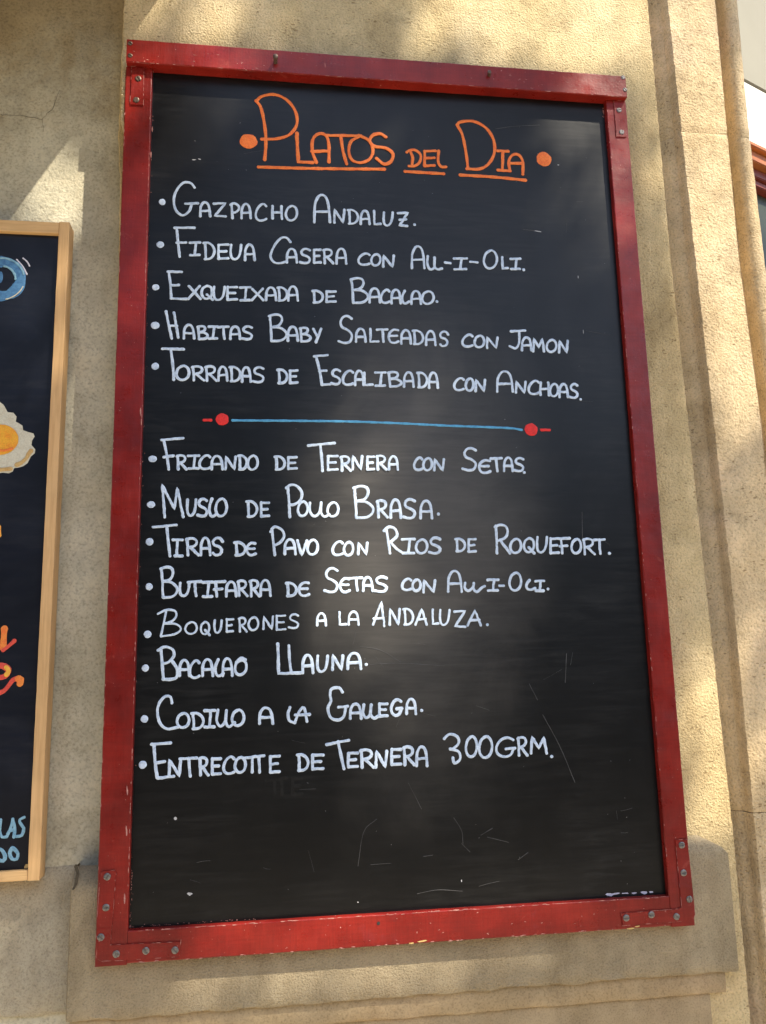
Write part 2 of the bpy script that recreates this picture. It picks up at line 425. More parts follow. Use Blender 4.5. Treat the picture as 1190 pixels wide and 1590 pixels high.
# plinth under the board: block with weathered top, two stepped mouldings below
pl = thing('plinth', 'stepped stone plinth under the lower edge of the red frame', 'plinth', (.42, -.75, PLW))
def band(name, u0, u1, prof, mat, parent, seed, step=.006, arris=.0010, back=-.075, hip=None):
    """moulding: profile (v,w) swept along u, with end faces"""
    w1 = [wobble(seed + k, arris, 70) for k in range(len(prof))]
    n = int((u1 - u0) / step); rows = []
    for i in range(n + 1):
        u = u0 + (u1 - u0) * i / n
        r_ = [(u, p[0] + w1[k](u) * p[2], p[1] + w1[k](u + 9) * .35 * p[2]) for k, p in enumerate(prof)]
        if hip:      # the weathered top dies away in a worn slope at the end
            lim = hip[0] + (hip[1] - hip[0]) * min(1, max(0, (u1 - u) / hip[2])) ** .65
            r_ = [(x, min(y, lim + (.0004 * (len(prof) - k))), z) for k, (x, y, z) in enumerate(r_)]
        rows.append(r_)
    first = [(u0 + .001, p[0], back) for p in prof]; last = [(u1 - .001, p[0], back) for p in prof]
    rows = [first, [(u0 - .0, p[1], p[2] - .0025) for p in rows[0]]] + [[(p[0] + .0015 if i == 0 else p[0], p[1], p[2]) for p in r] for i, r in enumerate(rows)] + [[(u1 + .0015, p[1], p[2] - .003) for p in rows[-1]], last]
    V, F = loft(rows); return mk(name, V, F, mat, parent, smooth=True)
# weathered top rises to the right end in a worn quarter dome
band('plinth_block', -.0365, .8675, [(.112, -.045, 0), (.110, PILW + .001, .8), (.1055, PILW + .0075, .8), (.0995, PLW - .0045, .6), (.0915, PLW - .0008, 1), (.085, PLW, 1), (.06, PLW, .4), (.03, PLW, .3), (0, PLW, .3), (-.03, PLW, .4), (-.055, PLW, .5), (-.0655, PLW - .0003, 1.2), (-.0685, PLW - .0022, 1.4), (-.0692, PLW - .010, .6), (-.0692, -.045, 0)], M_plinth, pl, 50, hip=(.083, .112, .055))
band('plinth_moulding', -.033, .8505, [(-.066, -.04, 0), (-.066, -.0265, 0), (-.070, -.0250, .4), (-.080, -.0248, .4), (-.0935, -.0252, .8), (-.0975, -.0270, 1.2), (-.0985, -.031, .5), (-.0985, -.045, 0)], M_plinth2, pl, 60)
band('plinth_moulding', -.030, .8285, [(-.095, -.042, 0), (-.096, -.0325, 0), (-.103, -.0310, .4), (-.16, -.031, .3), (-.25, -.031, .3), (-.40, -.031, .3), (-.75, -.031, 0)], M_plinth2, pl, 70)
# set-back plinth of the recessed wall
pr = thing('low_plinth', 'set back stone plinth below the small pine framed blackboard', 'plinth', (-.5, -.75, -.0585))
band('plinth_block', -1.6, -.030, [(.110, -0.0745, 0), (.1085, -0.0660, .8), (.103, -0.0635, .8), (.090, -0.0605, 1), (.080, -0.0590, 1), (.07, -0.0585, 1), (.03, -0.0585, .4), (-.03, -0.0585, .5), (-.066, -0.0588, 1), (-.0705, -0.0600, 1.6), (-.0725, -0.0630, 1.6), (-.073, -0.0715, 0)], M_plinth3, pr, 80)
band('plinth_moulding', -1.6, -.028, [(-.070, -0.0715, 0), (-.074, -0.0670, .5), (-.12, -0.0665, .4), (-.2, -0.0665, .4), (-.75, -0.0665, 0)], M_plinth2, pr, 90, back=-.1)
crack('crack', [(-0.0308, 0.1176), (-0.0272, 0.1080), (-0.0299, 0.0964), (-0.0329, 0.0903)], .0035, -.0172, pl, seed=12)
V = []; F = []

# ------------------------------------------------------------------ the big menu board
mb = thing('menu_board', 'tall red framed blackboard with the handwritten list of dishes of the day', 'menu board', (.4, 0, -.0165))
PAN = -.010
us_ = [(.030 + i * (.745 / 30)) for i in range(31)]
V, F = loft([[(u, v, PAN + .0002 * math.sin(u * 9 + 1) * math.sin(v * 7)) for u in us_] for v in [.032 + i * (1.244 / 50) for i in range(51)]])
n0 = len(V); V += [(.030, .032, -.0155), (.775, .032, -.0155), (.775, 1.276, -.0155), (.030, 1.276, -.0155)]; F.append((n0, n0+1, n0+2, n0+3))
panel = mk('chalk_panel', V, F, M_black, mb, smooth=False)
BK = -.0165
rails = []
rails.append(plank('side_rail', 0, .0390, 0, 1.2698, BK, 0, 'v', n=90, seed=1, mat=M_red, parent=mb))
rails.append(plank('side_rail', .7655, .8, 0, 1.2698, BK, 0, 'v', n=90, seed=2, mat=M_red, parent=mb))
rails.append(plank('bottom_rail', .0392, .7653, .0012, .0400, BK, -.0004, 'u', n=60, seed=3, mat=M_red, parent=mb))
rails.append(plank('top_rail', .0018, .7980, 1.2702, 1.3095, BK, .010, 'u', n=60, seed=4, mat=M_red, parent=mb))
SL, SR, BR, TR = rails
# iron corner plates under the paint
def plate(name, outline, w0, th, parent, mat):
    n = len(outline); V = [(x, y, w0) for x, y in outline] + [(x, y, w0 + th * .9) for x, y in outline]
    c = np.mean(np.array(outline), axis=0)
    F = [tuple(range(n, 2 * n))] + [(i, (i + 1) % n, n + (i + 1) % n, n + i) for i in range(n)]
    o = mk(name, V, F, mat, parent); bm = bmesh.new(); bm.from_mesh(o.data)
    top = [e for e in bm.edges if all(abs(v.co.y - min(x.co.y for x in bm.verts)) < 1e-6 for v in e.verts)]
    bmesh.ops.bevel(bm, geom=top, offset=.0005, segments=2, affect='EDGES'); bm.to_mesh(o.data); bm.free(); return o
BLp = [(0.0031, 0.1109), (0.0062, 0.1138), (0.0197, 0.1139), (0.0230, 0.1106), (0.0187, 0.0251), (0.1052, 0.0234), (0.1039, 0.0059), (0.0334, 0.0060), (0.0083, 0.0069), (0.0020, 0.0103), (0.0001, 0.0180)]
BRp = [(0.7802, 0.1134), (0.7984, 0.1134), (0.8005, 0.0352), (0.8004, 0.0143), (0.7969, 0.0078), (0.7723, 0.0068), (0.6950, 0.0065), (0.6934, 0.0223), (0.7757, 0.0232), (0.7816, 0.0254)]
TLp = [(0.0089, 1.2736), (0.0270, 1.2740), (0.0278, 1.2050), (0.0080, 1.2046)]
TRp = [(0.7784, 1.2676), (0.7984, 1.2679), (0.7956, 1.2043), (0.7778, 1.2031)]
TLp[0] = (TLp[0][0], 1.2695); TLp[1] = (TLp[1][0], 1.2695); TRp[0] = (TRp[0][0], 1.2695); TRp[1] = (TRp[1][0], 1.2695)
plates = [plate('corner_plate', q, -.0003, .0022, mb, M_red) for q in (BLp, BRp, TLp, TRp)]
# slotted screws
def screw_mesh(r=.0045, th=.0014, slot=.00085):
    V = []; F = []
    n = 10
    for s in (-1, 1):
        b = len(V)
        for z, k in ((0, 1), (th * .6, .97), (th, .7)):
            for i in range(n + 1):
                a = math.pi * i / n
                V.append((r * k * math.cos(a), -z, s * (slot + (r * k - slot) * math.sin(a) if math.sin(a) > 0 else slot)))
        m = n + 1
        for L in range(2):
            for i in range(n): F.append((b + L*m + i, b + L*m + i + 1, b + (L+1)*m + i + 1, b + (L+1)*m + i))
            F.append((b + L*m, b + L*m + n, b + (L+1)*m + n, b + (L+1)*m))
        F.append(tuple(b + 2*m + i for i in range(m)))
    b = len(V)
    for i in range(14):
        a = 2 * math.pi * i / 14; V.append((r * .98 * math.cos(a), -th * .25, r * .98 * math.sin(a)))
    F.append(tuple(range(b, b + 14)))
    me = bpy.data.meshes.new('screw'); me.from_pydata(V, [], F)
    bm = bmesh.new(); bm.from_mesh(me); bmesh.ops.recalc_face_normals(bm, faces=bm.faces[:]); bm.to_mesh(me); bm.free()
    return me
SCM = screw_mesh(); SCM.materials.append(M_steel)
SCR = SCM.copy(); SCR.materials.clear(); SCR.materials.append(M_rust)
def screw(uv, w0, parent, mesh=None, s=1.0, ang=None):
    o = bpy.data.objects.new('screw', mesh or SCM); sc.collection.objects.link(o); o.parent = parent
    o.location = Vector(P(uv[0], uv[1], w0)) - origin(parent)
    o.rotation_euler = (0, ang if ang is not None else random.uniform(0, 3.1), 0); o.scale = (s, s, s)
for q in ((0.0120, 0.1065), (0.0117, 0.0696), (0.0066, 0.0349), (0.0261, 0.0140), (0.0623, 0.0155), (0.0982, 0.0139)): screw(q, .0016, plates[0], s=.98)
for q in ((0.7891, 0.1061), (0.7885, 0.0695), (0.7938, 0.0347), (0.7729, 0.0134), (0.7368, 0.0180), (0.7004, 0.0161)): screw(q, .0016, plates[1])
for q in ((0.0191, 1.2491), (0.0172, 1.2129)): screw(q, .0016, plates[2], SCR, 1.0)
for q in ((0.7860, 1.2517), (0.7874, 1.2119)): screw(q, .0016, plates[3], SCM, .95)
for q, m_ in (((0.0067, 1.3020), SCR), ((0.0073, 1.2811), SCR), ((0.7938, 1.3065), SCM), ((0.7954, 1.2840), SCM)): screw(q, .0098, TR, m_, .8)
# hook nails standing out of the top rail
def nail(uv, w0, L, r, parent, tilt):
    V = []; F = []; n = 10
    prof = [(0, r), (L * .8, r), (L * .82, r * 1.25), (L, r * 1.2), (L * 1.06, r * .7), (L * 1.08, 0.0001)]
    for z, rr_ in prof:
        for i in range(n):
            a = 2 * math.pi * i / n
            V.append((uv[0] + rr_ * math.cos(a) + tilt[0] * z, uv[1] + rr_ * math.sin(a) + tilt[1] * z, w0 + z))
    for k in range(len(prof) - 1):
        for i in range(n): F.append((k*n + i, k*n + (i+1) % n, (k+1)*n + (i+1) % n, (k+1)*n + i))
    return mk('nail', V, F, M_rust, parent, smooth=True)
nail((0.2259, 1.2870), .0095, .012, .0031, TR, (0, .25)); nail((0.5667, 1.2919), .0095, .008, .0026, TR, (-.2, .15))
# small nail hole of the bottom rail and a screw head beside it
V = []; F = []; disc_geo(V, F, *(0.3594, 0.0294), .0022, .0022, .00005, n=10, dome=.0001); mk('nail_hole', V, F, M_slot, BR)

# worn spots: bare primer and wood along the arrises
def chips(parent, spots, mat, name='paint_chip'):
    V = []; F = []; rr = random.Random(len(spots) + 5)
    for (x, y, a, b, w0, ang) in spots: fleck(V, F, x, y, a, b, w0, ang, rr)
    return mk(name, V, F, mat, parent, kind='stuff')
rr = random.Random(21); S = []
for i in range(75):      # inner edge of the left rail
    v = rr.uniform(.05, 1.26); v = rr.choice([v, rr.uniform(.9, 1.2), rr.uniform(.05, .5)])
    S.append((.0384 + rr.uniform(-.0006, .0001), v, rr.uniform(.0002, .0007), rr.uniform(.0006, .0045), .00012, 0))
for (x, y) in ((0.0335, 0.1611), (0.0328, 0.2106), (0.0335, 0.0791), (0.0361, 0.7232), (0.0374, 0.7090), (0.0403, 1.1242), (0.0411, 1.1670)): S.append((x + .0005, y, .0012, .007, .00014, .05))
for i in range(38): S.append((rr.uniform(.002, .037), rr.uniform(.02, 1.25), rr.uniform(.0002, .0008), rr.uniform(.0002, .0008), .00012, rr.uniform(0, 3)))
for i in range(26): S.append((.0006 + rr.uniform(0, .0006), rr.uniform(.02, 1.25), rr.uniform(.0003, .0007), rr.uniform(.001, .005), .00012, 0))
chips(SL, S, M_chip)
S = []
for i in range(55): S.append((.7660 + rr.uniform(-.0002, .0008), rr.uniform(.03, 1.26), rr.uniform(.0002, .0006), rr.uniform(.0005, .004), .00012, 0))
for i in range(30): S.append((.7992 + rr.uniform(-.0008, .0003), rr.uniform(.03, 1.26), rr.uniform(.0002, .0007), rr.uniform(.0008, .004), .00012, 0))
for i in range(22): S.append((rr.uniform(.768, .798), rr.uniform(.02, 1.25), rr.uniform(.0002, .0009), rr.uniform(.0002, .0009), .00012, rr.uniform(0, 3)))
chips(SR, S, M_chip)
S = []
for i in range(90): S.append((rr.uniform(.04, .76), .0396 + rr.uniform(-.0009, .0003), rr.uniform(.001, .006), rr.uniform(.0002, .0007), -.00025, 0))
for i in range(45): S.append((rr.uniform(.04, .76), .0018 + rr.uniform(-.0003, .0009), rr.uniform(.0008, .004), rr.uniform(.0003, .0008), -.00025, 0))
for i in range(30): S.append((rr.uniform(.04, .76), rr.uniform(.004, .037), rr.uniform(.0004, .002), rr.uniform(.0002, .0006), -.00025, rr.uniform(-.4, .4)))
chips(BR, S, M_chip)
S = []
for (x, y, a) in ((*(0.4162, 0.0029), .006), (*(0.4032, 0.0014), .004), (*(0.7065, 0.0009), .007), (*(0.7160, 0.0028), .005), (*(0.4206, 0.0034), .003)): S.append((x, y + .001, a, .0012, .0002, .03))
chips(BR, S, M_chipy)
S = []
for (px_) in ((0.6908, 0.0432), (0.7067, 0.0432), (0.7189, 0.0425), (0.7330, 0.0425), (0.6824, 0.0429), (0.7444, 0.0427)): S.append((px_[0], px_[1] + .0015, rr.uniform(.004, .008), rr.uniform(.001, .0028), PAN + .0004, rr.uniform(-.1, .1)))
chips(panel, S, M_chipw)
S = []
for i in range(60): S.append((rr.uniform(.003, .796), 1.3090 + rr.uniform(-.0006, .0002), rr.uniform(.0008, .006), rr.uniform(.0002, .0006), .01012, 0))
for i in range(50): S.append((rr.uniform(.003, .796), 1.2708 + rr.uniform(-.0002, .0006), rr.uniform(.0008, .006), rr.uniform(.0002, .0005), .01012, 0))
for i in range(26): S.append((rr.choice([rr.uniform(.01, .3), rr.uniform(.6, .79)]), rr.uniform(1.274, 1.306), rr.uniform(.0006, .004), rr.uniform(.0002, .0006), .01012, rr.uniform(-.3, .15)))
chips(TR, S, M_chip)
for q, pts_ in zip(plates, (BLp, BRp, TLp, TRp)):
    S = []; n = len(pts_)
    for i in range(n):
        (x0, y0), (x1, y1) = pts_[i], pts_[(i + 1) % n]; L = math.dist((x0, y0), (x1, y1))
        for k in range(int(L / .0035)):
            if rr.random() < .62: continue
            s = rr.random(); cx = np.mean([p[0] for p in pts_]); 
            S.append((x0 + (x1 - x0) * s, y0 + (y1 - y0) * s, rr.uniform(.0008, .0060), rr.uniform(.00015, .0004), .0018, math.atan2(y1 - y0, x1 - x0)))
    chips(q, S, M_chip)
# dirt and old paint crumbs where the panel meets the frame
S = []
for i in range(60): S.append((.0398 + abs(rr.gauss(0, .0012)), rr.choice([rr.uniform(.042, .11), rr.uniform(.042, 1.26)]), rr.uniform(.0002, .0006), rr.uniform(.0003, .0018), PAN + .0003, rr.uniform(-.4, .4)))
for i in range(40): S.append((rr.uniform(.042, .2), .0412 + abs(rr.gauss(0, .001)), rr.uniform(.0003, .0014), rr.uniform(.0002, .0005), PAN + .0003, rr.uniform(-.4, .4)))
for i in range(16): S.append((.7650 - abs(rr.gauss(0, .0015)), rr.uniform(1.245, 1.262), rr.uniform(.0004, .0016), rr.uniform(.0004, .0014), PAN + .0003, rr.uniform(0, 3)))
chips(panel, S, M_chip, 'paint_crumb')
S = []
for (x, y, a, b) in ((*(0.1147, 0.0775), .0042, .0025), (*(0.0948, 0.1717), .0026, .0022), (*(0.1037, 1.1262), .0035, .0008), (*(0.1113, 1.1278), .0022, .0008), (*(0.6384, 1.0353), .006, .0009), (*(0.7004, 0.9602), .0006, .003), (*(0.7025, 0.8687), .0005, .004), (*(0.6799, 1.1536), .0018, .0009), (*(0.4753, 0.0735), .001, .0016), (*(0.3337, 0.0546), .001, .001)):
    S.append((x, y, a, b, PAN + .0004, rr.uniform(-.15, .15)))
for i in range(90): S.append((rr.uniform(.05, .75), rr.uniform(.05, 1.22), rr.uniform(.0002, .0006), rr.uniform(.0002, .0005), PAN + .0004, rr.uniform(0, 3)))
chips(panel, S, M_scrb, 'chalk_speck')
# scratches and the ghosts of wiped writing
V = []; F = []; rr = random.Random(4)
def scratch(pts, w=.0005): stroke_geo(V, F, smooth_pts(pts, .004), w, PAN + .0003, dome=.0001, rr=rr, var=.3, wob=.0001)
for pl_ in ([(0.3610, 0.1586), (0.3432, 0.1429), (0.3345, 0.0999)], [(0.4679, 0.1554), (0.4780, 0.1381), (0.4791, 0.1213)], [(0.4773, 0.1214), (0.4885, 0.1100)], [(0.5048, 0.1310), (0.5216, 0.1394)], [(0.5137, 0.1280), (0.5434, 0.1198)],
            [(0.4138, 0.0605), (0.4421, 0.0638), (0.4757, 0.0603)], [(0.4241, 0.1075), (0.4366, 0.1085)], [(0.5558, 0.0965), (0.5700, 0.1050)], [(0.5848, 0.3326), (0.5958, 0.3098)], [(0.6022, 0.2890), (0.6250, 0.2439), (0.6436, 0.1949)], [(0.5062, 0.3043), (0.5246, 0.2976)],
            [(0.3435, 0.3902), (0.3725, 0.3842), (0.3995, 0.3676)], [(0.3566, 0.3650), (0.3977, 0.3658), (0.4621, 0.3608)], [(0.5788, 1.2113), (0.6113, 1.2182), (0.6527, 1.2234)], [(0.6143, 1.0374), (0.6332, 1.0362), (0.6458, 1.0346)], [(0.6807, 0.5824), (0.6780, 0.5289)], [(0.6430, 0.3740), (0.6384, 0.3330)]):
    scratch(pl_, rr.uniform(.0004, .0007))
for i in range(32):
    x, y = rr.uniform(.08, .72), rr.choice([rr.uniform(.06, .5), rr.uniform(.06, 1.2)]); L = rr.uniform(.008, .04); a = rr.gauss(0, .35) + (math.pi / 2 if rr.random() < .2 else 0)
    scratch([(x, y), (x + L * .5 * math.cos(a), y + L * .5 * math.sin(a) + rr.uniform(-.001, .001)), (x + L * math.cos(a), y + L * math.sin(a))], rr.uniform(.0002, .0004))
mk('scratch', V, F, M_scr, panel, kind='stuff')

# ------------------------------------------------------------------ the writing
WORDS=[
('PLATOS','T',5.6,[('c',[(1959,12328),(2062,12422),(2255,12463),(2448,12373),(2572,12187),(2590,11972),(2485,11793),(2293,11703),(2045,11678)]),('c',[(1959,12336),(2036,12213),(2094,11916),(2113,11618),(2095,11329)]),('l',[(2589,11821),(2609,11324),(2836,11330)]),('c',[(2890,11329),(2830,11517),(2840,11731),(2941,11833),(3046,11801),(3087,11640),(3083,11350)]),('l',[(2822,11516),(3078,11541)]),('l',[(3058,11811),(3595,11838)]),('c',[(3276,11804),(3304,11569),(3359,11337)]),('c',[(3555,11814),(3436,11728),(3397,11554),(3450,11407),(3586,11373),(3725,11446),(3779,11600),(3712,11768),(3556,11844)]),('c',[(3990,11844),(3900,11894),(3785,11860),(3731,11761),(3800,11670),(3986,11648),(4094,11556),(4059,11424),(3951,11370),(3831,11461)])]),
('PLATOS underline','T',5.6,[('c',[(2000,11202),(2866,11230),(3957,11285)])]),
('DEL','T',5.0,[('c',[(4381,11605),(4410,11511),(4394,11380)]),('c',[(4317,11600),(4362,11638),(4462,11645),(4540,11563),(4520,11444),(4434,11370),(4346,11364)]),('l',[(4783,11657),(4602,11636)]),('l',[(4610,11641),(4594,11384)]),('l',[(4602,11515),(4759,11533)]),('l',[(4594,11380),(4754,11399)]),('c',[(4832,11660),(4817,11472),(4862,11384),(4942,11384)])]),
('DEL underline','T',5.4,[('c',[(4280,11266),(4570,11266),(4902,11265)])]),
('DIA','T',5.6,[('c',[(5150,12139),(5210,12196),(5416,12224),(5617,12127),(5739,11927),(5744,11684),(5636,11480),(5481,11383),(5277,11375)]),('c',[(5158,12131),(5233,11959),(5277,11654),(5298,11385)]),('l',[(5795,11723),(5977,11726)]),('l',[(5886,11724),(5860,11384)]),('l',[(5786,11380),(5991,11379)]),('c',[(5983,11379),(5975,11545),(6039,11659),(6139,11674),(6207,11560),(6195,11330)]),('l',[(5990,11515),(6197,11524)])]),
('DIA underline','T',5.6,[('c',[(5163,11259),(5699,11257),(6239,11232)])]),
('GAZPACHO','W',4.5,[('c',[(1047,10800),(988,10871),(882,10871),(789,10753),(744,10591),(776,10418),(877,10337),(970,10406),(1011,10536)]),('l',[(914,10527),(1103,10544)]),('c',[(1137,10332),(1138,10424),(1144,10493),(1176,10555),(1213,10566),(1248,10540),(1270,10465),(1284,10340)]),('l',[(1141,10419),(1275,10431)]),('l',[(1337,10551),(1509,10569),(1353,10352),(1514,10352)]),('l',[(1596,10556),(1607,10446),(1614,10325)]),('c',[(1584,10543),(1618,10569),(1667,10564),(1710,10520),(1702,10464),(1656,10425),(1609,10417)]),('c',[(1749,10332),(1750,10426),(1757,10497),(1787,10559),(1822,10571),(1854,10544),(1874,10468),(1886,10340)]),('l',[(1753,10421),(1879,10433)]),('c',[(2119,10549),(2090,10580),(2047,10575),(1994,10514),(1962,10420),(1975,10339),(2023,10308),(2079,10317),(2120,10341)]),('l',[(2215,10560),(2211,10452),(2215,10350)]),('l',[(2349,10563),(2348,10459),(2357,10351)]),('l',[(2215,10447),(2348,10459)]),('c',[(2491,10568),(2440,10524),(2414,10425),(2444,10350),(2499,10333),(2559,10372),(2585,10459),(2565,10543),(2517,10576),(2476,10560)])]),
('ANDALUZ','W',4.5,[('c',[(2847,10325),(2852,10507),(2865,10644),(2920,10766),(2982,10788),(3038,10736),(3071,10587),(3087,10338)]),('l',[(2856,10498),(3077,10519)]),('l',[(3153,10333),(3163,10552),(3289,10340),(3312,10560)]),('l',[(3386,10545),(3391,10443),(3392,10337)]),('c',[(3363,10553),(3429,10561),(3493,10523),(3521,10450),(3499,10375),(3449,10335),(3379,10327)]),('c',[(3561,10330),(3564,10418),(3573,10485),(3604,10545),(3640,10556),(3671,10531),(3689,10458),(3698,10337)]),('l',[(3567,10414),(3693,10425)]),('l',[(3775,10563),(3773,10337),(3874,10349)]),('c',[(3928,10545),(3918,10433),(3931,10349),(3974,10325),(4022,10360),(4050,10440),(4065,10552)]),('l',[(4144,10541),(4302,10558),(4166,10337),(4287,10334)]),('l',[(4172,10429),(4273,10445)])]),
('FIDEUA','W',4.5,[('l',[(762,10129),(1057,10144)]),('c',[(796,10125),(820,9900),(847,9667)]),('l',[(800,9890),(936,9899)]),('l',[(990,9898),(1141,9909)]),('l',[(1083,9902),(1074,9804),(1068,9706)]),('l',[(1001,9699),(1136,9709)]),('l',[(1215,9890),(1223,9775),(1228,9654)]),('c',[(1192,9900),(1257,9908),(1323,9864),(1353,9781),(1333,9696),(1285,9652),(1215,9643)]),('l',[(1556,9893),(1411,9881)]),('l',[(1414,9886),(1412,9771),(1417,9652)]),('l',[(1412,9771),(1529,9784)]),('l',[(1413,9657),(1558,9671)]),('c',[(1599,9890),(1592,9772),(1608,9683),(1656,9657),(1706,9694),(1734,9778),(1746,9897)]),('c',[(1805,9651),(1806,9750),(1813,9825),(1844,9892),(1881,9903),(1914,9875),(1935,9794),(1947,9657)]),('l',[(1809,9745),(1939,9756)])]),
('CASERA','W',4.5,[('c',[(2483,9980),(2427,10047),(2339,10037),(2243,9911),(2184,9744),(2231,9645),(2324,9630),(2417,9659)]),('c',[(2429,9644),(2431,9733),(2439,9800),(2472,9859),(2510,9870),(2545,9844),(2566,9772),(2578,9651)]),('l',[(2434,9728),(2571,9739)]),('c',[(2775,9859),(2730,9880),(2681,9871),(2648,9830),(2664,9784),(2730,9759),(2774,9719),(2754,9663),(2696,9646),(2625,9659)]),('l',[(2942,9876),(2839,9866)]),('l',[(2841,9871),(2838,9764),(2839,9653)]),('l',[(2838,9764),(2921,9774)]),('l',[(2837,9657),(2940,9668)]),('l',[(2989,9873),(2997,9768),(2999,9653)]),('c',[(2979,9863),(3031,9884),(3090,9873),(3107,9830),(3082,9783),(3007,9755)]),('l',[(3030,9762),(3129,9659)]),('c',[(3179,9655),(3182,9753),(3191,9827),(3224,9893),(3262,9905),(3296,9877),(3315,9796),(3325,9661)]),('l',[(3185,9748),(3319,9759)])]),
('CON','W',4.5,[('c',[(3687,9824),(3656,9845),(3609,9841),(3550,9800),(3514,9735),(3527,9680),(3579,9660),(3640,9666),(3684,9683)]),('c',[(3778,9836),(3734,9803),(3712,9727),(3736,9669),(3781,9656),(3831,9686),(3854,9752),(3838,9817),(3799,9843),(3765,9830)]),('l',[(3893,9639),(3905,9824),(4038,9645),(4064,9832)])]),
('ALL-I-OLI','W',4.5,[('c',[(4339,9635),(4345,9780),(4358,9889),(4406,9986),(4457,10003),(4502,9961),(4526,9842),(4536,9644)]),('l',[(4349,9773),(4530,9788)]),('c',[(4595,9847),(4584,9723),(4618,9634),(4689,9657),(4700,9793),(4701,9832)]),('c',[(4701,9826),(4696,9680),(4740,9633),(4812,9652)]),('l',[(4858,9752),(4950,9743)]),('l',[(5003,9823),(5214,9836)]),('l',[(5133,9828),(5115,9740),(5101,9652)]),('l',[(5006,9645),(5196,9656)]),('l',[(5261,9779),(5379,9775)]),('c',[(5584,9978),(5517,9923),(5480,9799),(5514,9704),(5580,9682),(5657,9731),(5694,9839),(5674,9945),(5616,9988),(5564,9968)]),('l',[(5783,9881),(5776,9692),(5863,9702)]),('l',[(5915,9857),(6073,9868)]),('l',[(6013,9862),(5997,9776),(5985,9690)]),('l',[(5914,9684),(6056,9693)])]),
('EXQUEIXADA','W',4.5,[('l',[(683,9422),(882,9427)]),('c',[(697,9413),(724,9214),(740,9001)]),('l',[(730,9208),(847,9219)]),('l',[(734,9001),(963,9003)]),('l',[(991,9206),(1160,9011)]),('l',[(1148,9216),(986,9004)]),('c',[(1250,9220),(1191,9175),(1175,9099),(1202,9035),(1253,9016),(1308,9050),(1327,9126),(1310,9197),(1258,9220)]),('l',[(1252,9087),(1337,9002)]),('c',[(1357,9209),(1350,9104),(1368,9025),(1417,9002),(1469,9035),(1498,9110),(1510,9215)]),('l',[(1690,9218),(1551,9208)]),('l',[(1554,9213),(1552,9112),(1556,9007)]),('l',[(1552,9112),(1664,9122)]),('l',[(1553,9011),(1692,9023)]),('l',[(1733,9210),(1885,9221)]),('l',[(1827,9214),(1817,9114),(1810,9015)]),('l',[(1742,9008),(1878,9017)]),('l',[(1914,9196),(2078,9021)]),('l',[(2069,9206),(1906,9014)]),('c',[(2118,9022),(2120,9103),(2127,9163),(2160,9217),(2198,9227),(2232,9204),(2253,9138),(2265,9028)]),('l',[(2123,9099),(2258,9108)]),('l',[(2309,9219),(2314,9127),(2317,9032)]),('c',[(2288,9226),(2346,9233),(2404,9197),(2430,9132),(2411,9064),(2367,9029),(2305,9023)]),('c',[(2447,9028),(2449,9118),(2456,9185),(2488,9245),(2525,9255),(2558,9230),(2578,9156),(2589,9033)]),('l',[(2452,9113),(2582,9123)])]),
('DE','W',4.5,[('l',[(2831,9194),(2837,9111),(2839,9025)]),('c',[(2809,9200),(2873,9207),(2938,9175),(2966,9116),(2944,9055),(2896,9024),(2827,9017)]),('l',[(3158,9208),(3020,9199)]),('l',[(3023,9203),(3019,9118),(3021,9031)]),('l',[(3019,9118),(3130,9128)]),('l',[(3018,9034),(3156,9045)])]),
('BACALAO','W',4.5,[('l',[(3404,9417),(3416,9233),(3423,9033)]),('c',[(3391,9408),(3480,9436),(3561,9423),(3585,9360),(3541,9278),(3431,9241)]),('c',[(3431,9241),(3553,9238),(3640,9177),(3638,9105),(3561,9046),(3423,9033)]),('c',[(3671,9049),(3674,9139),(3684,9208),(3721,9269),(3762,9279),(3800,9253),(3821,9179),(3831,9055)]),('l',[(3677,9135),(3825,9145)]),('c',[(3979,9236),(3956,9261),(3920,9257),(3876,9211),(3848,9138),(3857,9075),(3896,9051),(3942,9057),(3975,9075)]),('c',[(4007,9045),(4011,9134),(4020,9201),(4053,9260),(4089,9270),(4122,9245),(4140,9172),(4148,9051)]),('l',[(4014,9130),(4144,9139)]),('c',[(4218,9259),(4184,9186),(4174,9113),(4195,9058),(4235,9054),(4282,9086)]),('c',[(4314,9047),(4318,9131),(4327,9194),(4362,9250),(4400,9260),(4434,9236),(4453,9167),(4462,9053)]),('l',[(4321,9127),(4457,9136)]),('c',[(4565,9257),(4510,9220),(4480,9136),(4510,9071),(4568,9056),(4633,9090),(4663,9163),(4643,9235),(4593,9264),(4549,9250)])]),
('HABITAS','W',4.5,[('l',[(669,8801),(715,8576),(761,8383)]),('l',[(783,8784),(820,8580),(852,8400)]),('l',[(715,8576),(831,8580)]),('c',[(932,8388),(932,8472),(939,8535),(971,8591),(1008,8601),(1043,8577),(1066,8508),(1080,8392)]),('l',[(936,8468),(1071,8476)]),('l',[(1132,8576),(1142,8485),(1149,8386)]),('c',[(1126,8572),(1174,8585),(1219,8579),(1234,8547),(1210,8507),(1151,8489)]),('c',[(1151,8489),(1218,8487),(1267,8457),(1267,8421),(1226,8392),(1149,8386)]),('l',[(1284,8579),(1413,8587)]),('l',[(1364,8582),(1356,8491),(1350,8401)]),('l',[(1292,8396),(1408,8403)]),('l',[(1418,8577),(1571,8589)]),('l',[(1497,8583),(1503,8492),(1515,8397)]),('c',[(1600,8399),(1601,8476),(1608,8533),(1639,8584),(1675,8593),(1709,8571),(1729,8508),(1741,8404)]),('l',[(1604,8472),(1734,8480)]),('c',[(1909,8583),(1867,8602),(1820,8594),(1789,8559),(1805,8520),(1868,8498),(1910,8463),(1891,8414),(1837,8400),(1770,8412)])]),
